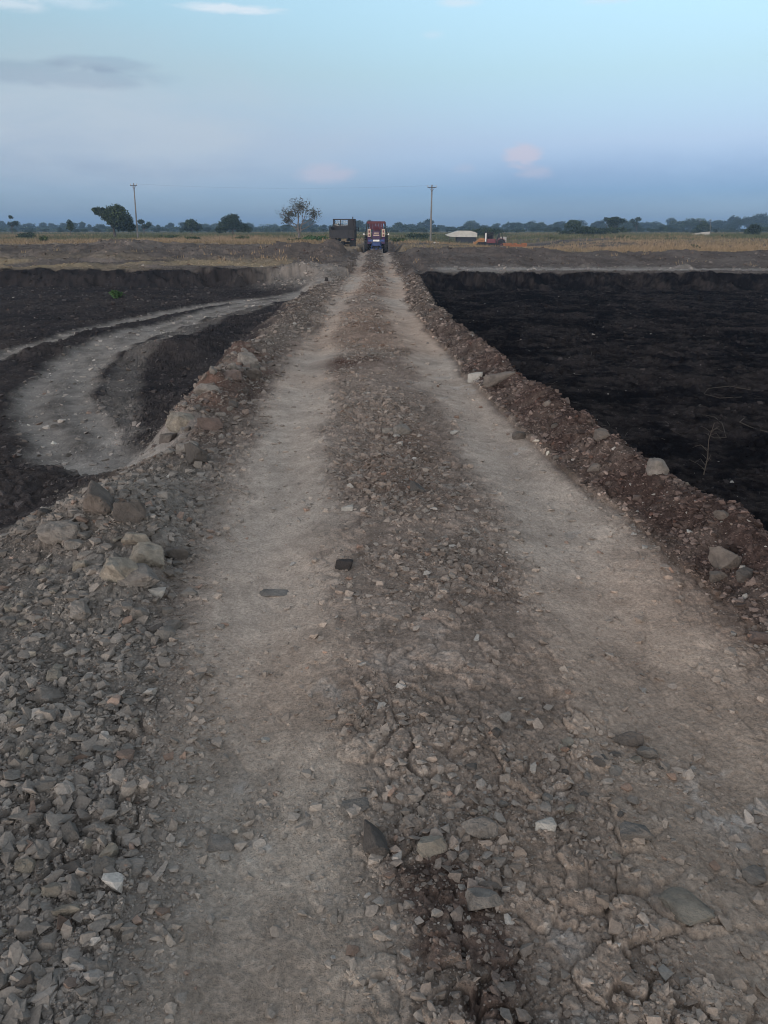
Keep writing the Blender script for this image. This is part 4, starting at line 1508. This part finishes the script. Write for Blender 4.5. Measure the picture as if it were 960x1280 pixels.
def truck():
    y = 64.0
    x, _ = atd(428.5, 314, y)
    z = hz(x, y) - .02
    t = thing('tipper_truck', 'dark tipper truck seen from behind left of the tractor', 'truck', (x, y, z))
    W = 2.02
    for s in (-1, 1):
        wheel(t, (s * .78, .55, .48), .48, .42, 'rear_wheel', 'steel_dark', lugs=False, hub=.55)
        wheel(t, (s * .82, 3.7, .46), .46, .24, 'front_wheel', 'steel_dark', lugs=False, hub=.55)
    mb = MB()
    for s in (-1, 1):
        mb.box((s * .38, 1.9, .72), (.10, 4.6, .2))
    mb.tube([(-.7, .55, .48), (.7, .55, .48)], .09, 8)
    mb.box((0, .55, .48), (.3, .34, .32), bev=.4)
    mb.build('chassis', M['steel_dark'], t)
    mb = MB()
    mb.box((0, 1.35, .93), (W, 3.1, .10))
    mb.build('bed_floor', M['steel_dark'], t)
    mb = MB()
    mb.box((0, -.20, 1.22), (W - .12, .06, .62), bev=.05)
    for k in range(6):
        mb.box((-.80 + k * .32, -.245, 1.22), (.06, .03, .60))
    mb.box((0, -.25, 1.55), (W - .06, .07, .07))
    mb.box((0, -.25, .93), (W - .06, .07, .07))
    mb.build('tailgate', M['steel_grey'], t)
    for s in (-1, 1):
        mb = MB()
        mb.box((s * (W / 2 - .03), 1.35, 1.36), (.06, 3.1, .92), bev=.05)
        for k in range(6):
            mb.box((s * (W / 2 + .02), -.05 + k * .56, 1.36), (.05, .07, .92))
        mb.build('side_panel', M['steel_dark'], t)
        mb = MB()
        mb.box((s * .80, -.02, .46), (.46, .02, .50), bev=.1)
        mb.build('mudflap', M['rubber'], t)
        mb = MB()
        mb.box((s * .82, -.27, .80), (.22, .05, .10), bev=.2)
        mb.build('tail_light', M['maroon'], t)
        mb = MB()
        mb.tube([(s * .98, 3.55, 1.55), (s * 1.16, 3.45, 1.6)], .02, 5)
        mb.box((s * 1.17, 3.45, 1.62), (.10, .05, .30), bev=.3)
        mb.build('mirror', M['steel_dark'], t)
    mb = MB()
    mb.box((0, 2.88, 1.42), (W, .06, 1.0), bev=.05)
    mb.build('headboard', M['steel_dark'], t)
    # cab with its open rear frame seen over the bed
    mb = MB()
    mb.box((0, 3.65, 1.30), (1.86, 1.4, .95), bev=.12)
    for xx in (-.90, -.30, .34, .90):
        mb.box((xx, 2.99, 2.10), (.07, .06, .66))
    mb.box((.62, 2.99, 2.10), (.50, .05, .64))
    mb.box((0, 3.65, 2.46), (1.90, 1.42, .08), bev=.15)
    mb.box((-.30, 2.99, 1.80), (1.26, .05, .10))
    for xx in (-.90, .90):
        mb.box((xx, 4.30, 2.10), (.08, .08, .66))
    cab = mb.build('cab', M['steel_dark'], t)
    mb = MB()
    mb.box((0, 4.33, 2.08), (1.70, .02, .58))
    mb.build('windscreen', M['clear'], cab)
    mb = MB()
    mb.box((.02, 2.93, 1.98), (.58, .04, .07))
    mb.box((.02, 2.93, 1.80), (.58, .04, .07))
    mb.box((-.66, 2.93, 2.02), (.30, .04, .12))
    mb.build('white_strip', M['concrete'], t)
    mb = MB()
    mb.tube([(.74, 2.95, 1.0), (.74, 2.95, 2.68)], .04, 7)
    mb.build('exhaust_stack', M['steel_dark'], t)
    t.scale = (1.0, 1.0, .93)


truck()


def loader():
    y = 106.0
    x, _ = atd(607, 308, y)
    z = hz(x, y)
    _, want = atd(607, 290, y)
    t = thing('backhoe_loader', 'orange backhoe loader with raised bucket arm left of its cab', 'loader', (x, y, z), 0)
    top = 2.55
    s = max(.7, (want - z) / top)
    t.scale = (s, s, s)

    def wheel_y(c, r, w, nm):
        o = wheel(t, (0, 0, 0), r, w, nm, 'orange', lugs=True)
        o.location = c
        o.rotation_euler = (0, 0, math.pi / 2)
    for yy in (-.75, .75):
        wheel_y((1.0, yy, .68), .68, .38, 'rear_wheel')
        wheel_y((-.9, yy, .45), .45, .28, 'front_wheel')
    mb = MB()
    mb.box((.1, 0, .85), (2.6, .75, .55), bev=.2)
    mb.build('chassis', M['steel_dark'], t)
    mb = MB()
    mb.box((-.75, 0, 1.28), (1.1, .85, .5), bev=.25)
    mb.build('bonnet', M['orange'], t)
    mb = MB()
    for xx in (-.15, 1.05):
        for yy in (-.6, .6):
            mb.box((xx, yy, 1.75), (.13, .08, 1.4))
    mb.box((.45, 0, 2.50), (1.45, 1.4, .10), bev=.15)
    mb.box((.45, 0, 1.15), (1.3, 1.3, .35), bev=.1)
    cab = mb.build('cab', M['steel_dark'], t)
    mb = MB()
    mb.box((.45, -.6, 1.85), (1.04, .02, .95))
    mb.box((.45, .6, 1.85), (1.04, .02, .95))
    mb.build('window', M['tint'], cab)
    mb = MB()
    mb.box((-.12, -.66, 1.75), (.20, .05, 1.3))
    mb.build('cab_door_frame', M['white'], cab)
    for yy in (-.5, .5):
        mb = MB()
        mb.prism([(-.05, 1.55), (-.9, 1.62), (-1.85, .95), (-1.9, .70), (-1.7, .72), (-.9, 1.35), (-.05, 1.32)], yy - .07, yy + .07, 'y')
        mb.build('loader_arm', M['orange'], t)
    mb = MB()
    mb.prism([(-1.7, .30), (-1.75, 1.0), (-1.95, 1.1), (-2.05, .6), (-2.5, .35), (-2.45, .28)], -.95, .95, 'y')
    mb.build('bucket', M['orange'], t)
    mb = MB()
    mb.prism([(1.5, 1.0), (2.0, 2.3), (2.2, 2.35), (2.15, 2.15), (1.75, .9)], -.12, .12, 'y')
    mb.prism([(2.05, 2.35), (2.4, 1.4), (2.3, 1.3), (2.0, 2.1)], -.10, .10, 'y')
    mb.prism([(2.45, 1.45), (2.25, 1.35), (2.05, .85), (2.5, .95)], -.25, .25, 'y')
    mb.build('backhoe_arm', M['steel_grey'], t)


loader()


def red_tractor():
    y = 101.0
    x, _ = atd(620, 309, y)
    z = hz(x, y)
    t = thing('small_tractor', 'red tractor with big dark rear wheel parked beside the backhoe loader', 'tractor', (x, y, z), 0)
    for yy in (-.55, .55):
        for c, r, w, nm in (((.55, yy, .62), .62, .34, 'rear_wheel'), ((-.95, yy, .38), .38, .22, 'front_wheel')):
            o = wheel(t, (0, 0, 0), r, w, nm, 'redpaint')
            o.location = c
            o.rotation_euler = (0, 0, math.pi / 2)
    mb = MB()
    mb.box((-.2, 0, .68), (1.9, .38, .4), bev=.2)
    mb.build('axle_housing', M['steel_dark'], t)
    mb = MB()
    mb.box((-.65, 0, 1.05), (1.15, .5, .5), bev=.3, taper=.92)
    mb.build('bonnet', M['redpaint'], t)
    for yy in (-.55, .55):
        mb = MB()
        mb.prism([(.0, .75), (.10, 1.15), (.4, 1.36), (.8, 1.33), (1.1, 1.1), (1.04, 1.06), (.78, 1.28), (.42, 1.31), (.14, 1.12), (.05, .75)], yy - .18, yy + .18, 'y')
        mb.build('fender', M['redpaint'], t)
    mb = MB()
    mb.box((.55, 0, 1.22), (.4, .42, .10), bev=.3)
    mb.box((.76, 0, 1.42), (.08, .42, .36), bev=.3)
    mb.build('seat', M['rubber'], t)
    mb = MB()
    mb.tube([(-.5, .1, 1.25), (-.5, .1, 1.85)], .03, 6)
    mb.build('exhaust', M['steel_dark'], t)
    mb = MB()
    mb.tube([(.1, 0, 1.2), (.25, 0, 1.5)], .02, 5)
    mb.tube([(.25 + .03 * math.sin(a * math.pi / 6), .18 * math.cos(a * math.pi / 6), 1.5 + .08 * math.sin(a * math.pi / 6)) for a in range(13)], .015, 5, cap=False)
    mb.build('steering_wheel', M['steel_dark'], t)


red_tractor()


def small_far_things():
    # shed
    y = 128.0
    x, _ = atd(577, 300, y)
    z = hz(x, y)
    _, zt = atd(577, 288.3, y)
    H = zt - z
    t = thing('shed', 'low shed with a pale sagging sheet roof behind the backhoe loader', 'shed', (x, y, z))
    mb = MB()
    mb.prism([(-2.6, H - .62), (-.6, H), (1.2, H - .02), (2.3, H - .35), (2.3, H - .95), (-1.6, H - .95), (-2.4, H - .80)], -1.8, 1.8, 'y')
    mb.build('roof', M['sheet'], t)
    mb = MB()
    mb.box((.7, 0, (H - 1.0) / 2), (3.0, 3.0, H - 1.02), bev=.03)
    mb.build('wall', M['steel_grey'], t)
    for xx in (-2.1, -1.2):
        mb = MB()
        mb.tube([(xx, -1.6, -.1), (xx, -1.6, H - .98)], .06, 6)
        mb.build('post', M['bark'], t)
    # white box by the loader
    y = 110.
    x, _ = atd(628, 309, y)
    z = hz(x, y)
    _, zt = atd(628, 296, y)
    t = thing('water_tank', 'pale grey box tank behind the red tractor', 'tank', (x, y, z))
    mb = MB()
    mb.box((0, 0, (zt - z) * .62), (.85, 1.2, (zt - z) * .74), bev=.15)
    mb.box((0, 0, (zt - z) * .99), (.30, .3, .06), bev=.4)
    mb.build('tank_body', M['wall'], t)
    for sx in (-.35, .35):
        for sy in (-.5, .5):
            mb = MB()
            mb.tube([(sx, sy, -.05), (sx, sy, (zt - z) * .26)], .05, 6)
            mb.build('leg', M['steel_dark'], t)
    # stack of orange bricks
    y = 98.
    x, _ = atd(643, 310, y)
    z = hz(x, y)
    _, zt = atd(643, 303.6, y)
    h = max(zt - z, .5)
    mb = MB()
    r = random.Random(3)
    nx, nz_ = 14, max(4, int(h / .14))
    for k in range(nz_):
        for j in range(nx):
            if k == nz_ - 1 and r.random() < .4:
                continue
            mb.box((-1.35 + j * .21 + (k % 2) * .05 + r.uniform(-.01, .01), r.uniform(-.02, .02), .07 + k * h / nz_), (.20, .5, h / nz_ * .94), bev=.08)
    o = mb.build('brick_stack', M['brick'])
    o.location = (x, y, z)
    tag(o, 'low orange brick stack right of the parked machines', 'bricks')
    # white drum at the foot of the right pole
    y = 82.
    x, _ = atd(546, 306, y)
    z = hz(x, y)
    _, zt = atd(546, 302.5, y)
    h = max(zt - z, .35)
    t = thing('white_drum', 'small white drum lying at the foot of the right pole', 'drum', (x, y, z))
    mb = MB()
    mb.lathe_x([(-.32, h * .40), (-.30, h * .48), (-.1, h * .5), (.1, h * .5), (.30, h * .48), (.32, h * .40)], (0, 0, h * .5), 20)
    mb.build('drum_body', M['white'], t)
    mb = MB()
    mb.lathe_x([(.321, h * .1), (.345, h * .1)], (0, 0, h * .62), 10)
    mb.build('drum_cap', M['rubber'], t)
    # low white wall far right
    y = 150.
    x0, _ = atd(864, 297, y)
    x1, _ = atd(886, 297, y)
    x, z = (x0 + x1) / 2, hz((x0 + x1) / 2, y)
    _, za = atd(864, 292.5, y)
    _, zb = atd(886, 289.5, y)
    L_ = (x1 - x0) / 2
    mb = MB()
    mb.prism([(-L_, -.1), (L_, -.1), (L_, zb - z), (L_ * .4, zb - z - .08), (-L_ * .2, (za + zb) / 2 - z), (-L_, za - z)], -.12, .12, 'y')
    o = mb.build('white_wall', M['wall'])
    o.location = (x, y, z)
    tag(o, 'low white wall on the plain beside the slim far pole', 'wall')
    # dark lump at the pale mound
    x, y = at(408, 353, -.1)
    place_stone(x, y, .15, 'black', 'round black lump at the foot of the pale gravel mound', 'stones by the pale mound', flat=.95, asp=.95, sink=.15)


small_far_things()


# ------------------------------------------------------------------ haze
def haze():
    me = bpy.data.meshes.new('haze')
    x, y0, y1, z0, z1 = 2500, -60, 2800, -8, 30
    v = [(a, b, c) for c in (z0, z1) for a, b in ((-x, y0), (x, y0), (x, y1), (-x, y1))]
    me.from_pydata(v, [], [(3, 2, 1, 0), (4, 5, 6, 7), (0, 1, 5, 4), (1, 2, 6, 5), (2, 3, 7, 6), (3, 0, 4, 7)])
    m = bpy.data.materials.new('pale_haze')
    nt, N, L = nodes_of(m)
    out = N.new('ShaderNodeOutputMaterial')
    pv = N.new('ShaderNodeVolumePrincipled')
    pv.inputs['Color'].default_value = (.36, .58, .90, 1)
    pv.inputs['Density'].default_value = HAZE
    pv.inputs['Anisotropy'].default_value = 0.0
    L.new(pv.outputs[0], out.inputs['Volume'])
    me.materials.append(m)
    o = bpy.data.objects.new('haze', me)
    link(o)
    tag(o, 'thin blue evening haze over the plain', 'haze', None, 'stuff')


HAZE = .0007
haze()

# ------------------------------------------------------------------ light
SUN_EL, SUN_AZ = 12.0, 215.0      # low, behind the camera
BAND = ((.064, .134, .39), (.066, .142, .402), (.146, .205, .392), (.236, .325, .44), (.335, .464, .59))
W = bpy.data.worlds.new('World')
S.world = W
W.use_nodes = True
nt = W.node_tree
N, L = nt.nodes, nt.links
N.clear()
out = N.new('ShaderNodeOutputWorld')
bg = N.new('ShaderNodeBackground')
bg.inputs['Strength'].default_value = 0.15
sky = N.new('ShaderNodeTexSky')
sky.sky_type = 'NISHITA'
sky.sun_disc = False
sky.sun_elevation = R(SUN_EL)
sky.sun_rotation = R(SUN_AZ)
sky.altitude = 300
sky.air_density = 1.0
sky.dust_density = 0.3
sky.ozone_density = 3.0
geo = N.new('ShaderNodeTexCoord')
sep = N.new('ShaderNodeSeparateXYZ')
L.new(geo.outputs['Generated'], sep.inputs[0])


def mth(op, a, b=None, c=None, clamp=False):
    n = N.new('ShaderNodeMath')
    n.operation = op
    n.use_clamp = clamp
    for i, v in enumerate((a, b, c)):
        if v is None:
            continue
        if isinstance(v, (int, float)):
            n.inputs[i].default_value = v
        else:
            L.new(v, n.inputs[i])
    return n.outputs[0]


AZ = mth('ARCTAN2', sep.outputs['X'], sep.outputs['Y'])          # 0 straight ahead, radians to the right
EL = mth('ARCSINE', sep.outputs['Z'])
cmb = N.new('ShaderNodeCombineXYZ')
L.new(AZ, cmb.inputs[0])
L.new(mth('MULTIPLY', EL, 3.2), cmb.inputs[1])


def sky_noise(scale, detail, ofs, distort=0.):
    mp = N.new('ShaderNodeVectorMath')
    mp.operation = 'ADD'
    mp.inputs[1].default_value = (ofs, ofs * .7, ofs * .3)
    L.new(cmb.outputs[0], mp.inputs[0])
    n = N.new('ShaderNodeTexNoise')
    n.inputs['Scale'].default_value = scale
    n.inputs['Detail'].default_value = detail
    n.inputs['Distortion'].default_value = distort
    n.inputs['Roughness'].default_value = .6
    L.new(mp.outputs[0], n.inputs['Vector'])
    return n.outputs['Fac']


def blob(px, row, wx, wy):
    dx, dy, dz = ray(px, row)
    a0 = math.atan2(dx, dy)
    e0 = math.asin(dz / math.sqrt(dx * dx + dy * dy + dz * dz))
    u = mth('DIVIDE', mth('SUBTRACT', AZ, a0), wx / 960.)
    v = mth('DIVIDE', mth('SUBTRACT', EL, e0), wy / 1000.)
    r2 = mth('ADD', mth('MULTIPLY', u, u), mth('MULTIPLY', v, v))
    return mth('POWER', 2.718, mth('MULTIPLY', r2, -1.))


def mixc(col, rgb, fac, blend='MIX'):
    n = N.new('ShaderNodeMix')
    n.data_type = 'RGBA'
    n.blend_type = blend
    n.clamp_factor = True
    L.new(fac, n.inputs['Factor']) if not isinstance(fac, (int, float)) else setattr(n.inputs['Factor'], 'default_value', fac)
    L.new(col, n.inputs[6])
    if isinstance(rgb, tuple):
        n.inputs[7].default_value = (*rgb, 1)
    else:
        L.new(rgb, n.inputs[7])
    return n.outputs[2]


def sharp(mask, noise, lo, hi):
    n = N.new('ShaderNodeMapRange')
    n.inputs['From Min'].default_value = lo
    n.inputs['From Max'].default_value = hi
    L.new(mth('MULTIPLY', mask, noise), n.inputs['Value'])
    return n.outputs['Result']


c = mixc(sky.outputs[0], (1.9, 1.12, .67), 1.0, 'MULTIPLY')      # camera white balance
# the dusk band low in the sky opposite the sunset
ramp = N.new('ShaderNodeValToRGB')
L.new(mth('DIVIDE', EL, R(40)), ramp.inputs['Fac'])
els = ramp.color_ramp.elements
els[0].position, els[0].color = 0.0, (*BAND[0], 1)
els[1].position, els[1].color = 1.0, (1, 1, 1, 1)
for p, v in ((2.4, BAND[1]), (5.5, BAND[2]), (9.6, BAND[3]), (13.5, BAND[4])):
    e = els.new(p / 40)
    e.color = (*v, 1)
fwd = N.new('ShaderNodeMapRange')
fwd.interpolation_type = 'SMOOTHSTEP'
fwd.inputs['From Min'].default_value = -.35
fwd.inputs['From Max'].default_value = .55
L.new(sep.outputs['Y'], fwd.inputs['Value'])
bw = N.new('ShaderNodeRGBToBW')
L.new(c, bw.inputs[0])
back_grey = mth('MULTIPLY', mth('SUBTRACT', 1.0, fwd.outputs['Result']), .75)
c = mixc(c, bw.outputs[0], back_grey)                                 # added greying of the unseen sunset half, to neutralise its warm light
c = mixc(c, ramp.outputs['Color'], fwd.outputs['Result'], 'MULTIPLY')
n_soft, n_mid, n_fine = sky_noise(5, 5, 3.3, .3), sky_noise(16, 6, 7.1, .6), sky_noise(30, 7, 1.7, .8)
G_ = 2.0                                                        # radiance units of the sky texture behind exposure
c = mixc(c, (.81, .825, .87), sharp(blob(820, 232, 330, 40), n_soft, .12, .46), 'MULTIPLY')
c = mixc(c, tuple(v * G_ for v in (.56, .64, .72)), mth('MULTIPLY', sharp(blob(40, 158, 330, 75), n_soft, .02, .45), .7))
c = mixc(c, (.84, .845, .88), sharp(blob(55, 92, 150, 14), n_mid, .17, .36), 'MULTIPLY')
c = mixc(c, (.86, .85, .89), sharp(blob(125, 80, 62, 9), n_mid, .17, .36), 'MULTIPLY')
c = mixc(c, (.915, .918, .94), sharp(blob(180, 215, 240, 24), n_mid, .22, .55), 'MULTIPLY')
for px, row, wx, wy, rgb, amt, lo, hi in ((655, 194, 30, 17, (.66, .63, .74), .8, .22, .42), (668, 215, 26, 12, (.56, .58, .72), .6, .24, .46),
                                          (408, 217, 40, 13, (.58, .59, .71), .75, .17, .42), (579, 211, 18, 8, (.50, .57, .73), .5, .2, .5),
                                          (290, 11, 70, 6, (.80, .88, .96), .8, .2, .45), (575, 3, 30, 6, (.76, .86, .95), .6, .2, .5),
                                          (540, 43, 16, 5, (.66, .82, .95), .5, .2, .5), (15, 3, 40, 10, (.78, .86, .94), .6, .2, .5),
                                          (90, 2, 60, 8, (.74, .85, .95), .4, .2, .5), (765, 0, 40, 5, (.74, .85, .95), .5, .2, .5)):
    c = mixc(c, tuple(v * G_ for v in rgb), mth('MULTIPLY', sharp(blob(px, row, wx, wy), n_fine, lo, hi), amt))
L.new(c, bg.inputs['Color'])
L.new(bg.outputs[0], out.inputs[0])

sd = bpy.data.lights.new('sun', 'SUN')
sd.energy = 0.12
sd.angle = R(80)
sd.color = (1.0, .93, .86)
so = bpy.data.objects.new('sun', sd)
link(so)
so.rotation_euler = (math.pi / 2 - R(SUN_EL), 0, -R(SUN_AZ) + math.pi)

# ------------------------------------------------------------------ render settings
S.view_settings.view_transform = 'Standard'
S.view_settings.look = 'None'
S.view_settings.exposure = 1.72
S.view_settings.gamma = 1.0
S.view_settings.use_curve_mapping = False
S.render.engine = 'CYCLES'
S.cycles.filter_width = 1.05
S.cycles.max_bounces = 5
S.cycles.diffuse_bounces = 3
S.cycles.glossy_bounces = 2
S.cycles.volume_bounces = 0
S.cycles.use_denoising = True
S.cycles.denoiser = 'OPENIMAGEDENOISE'
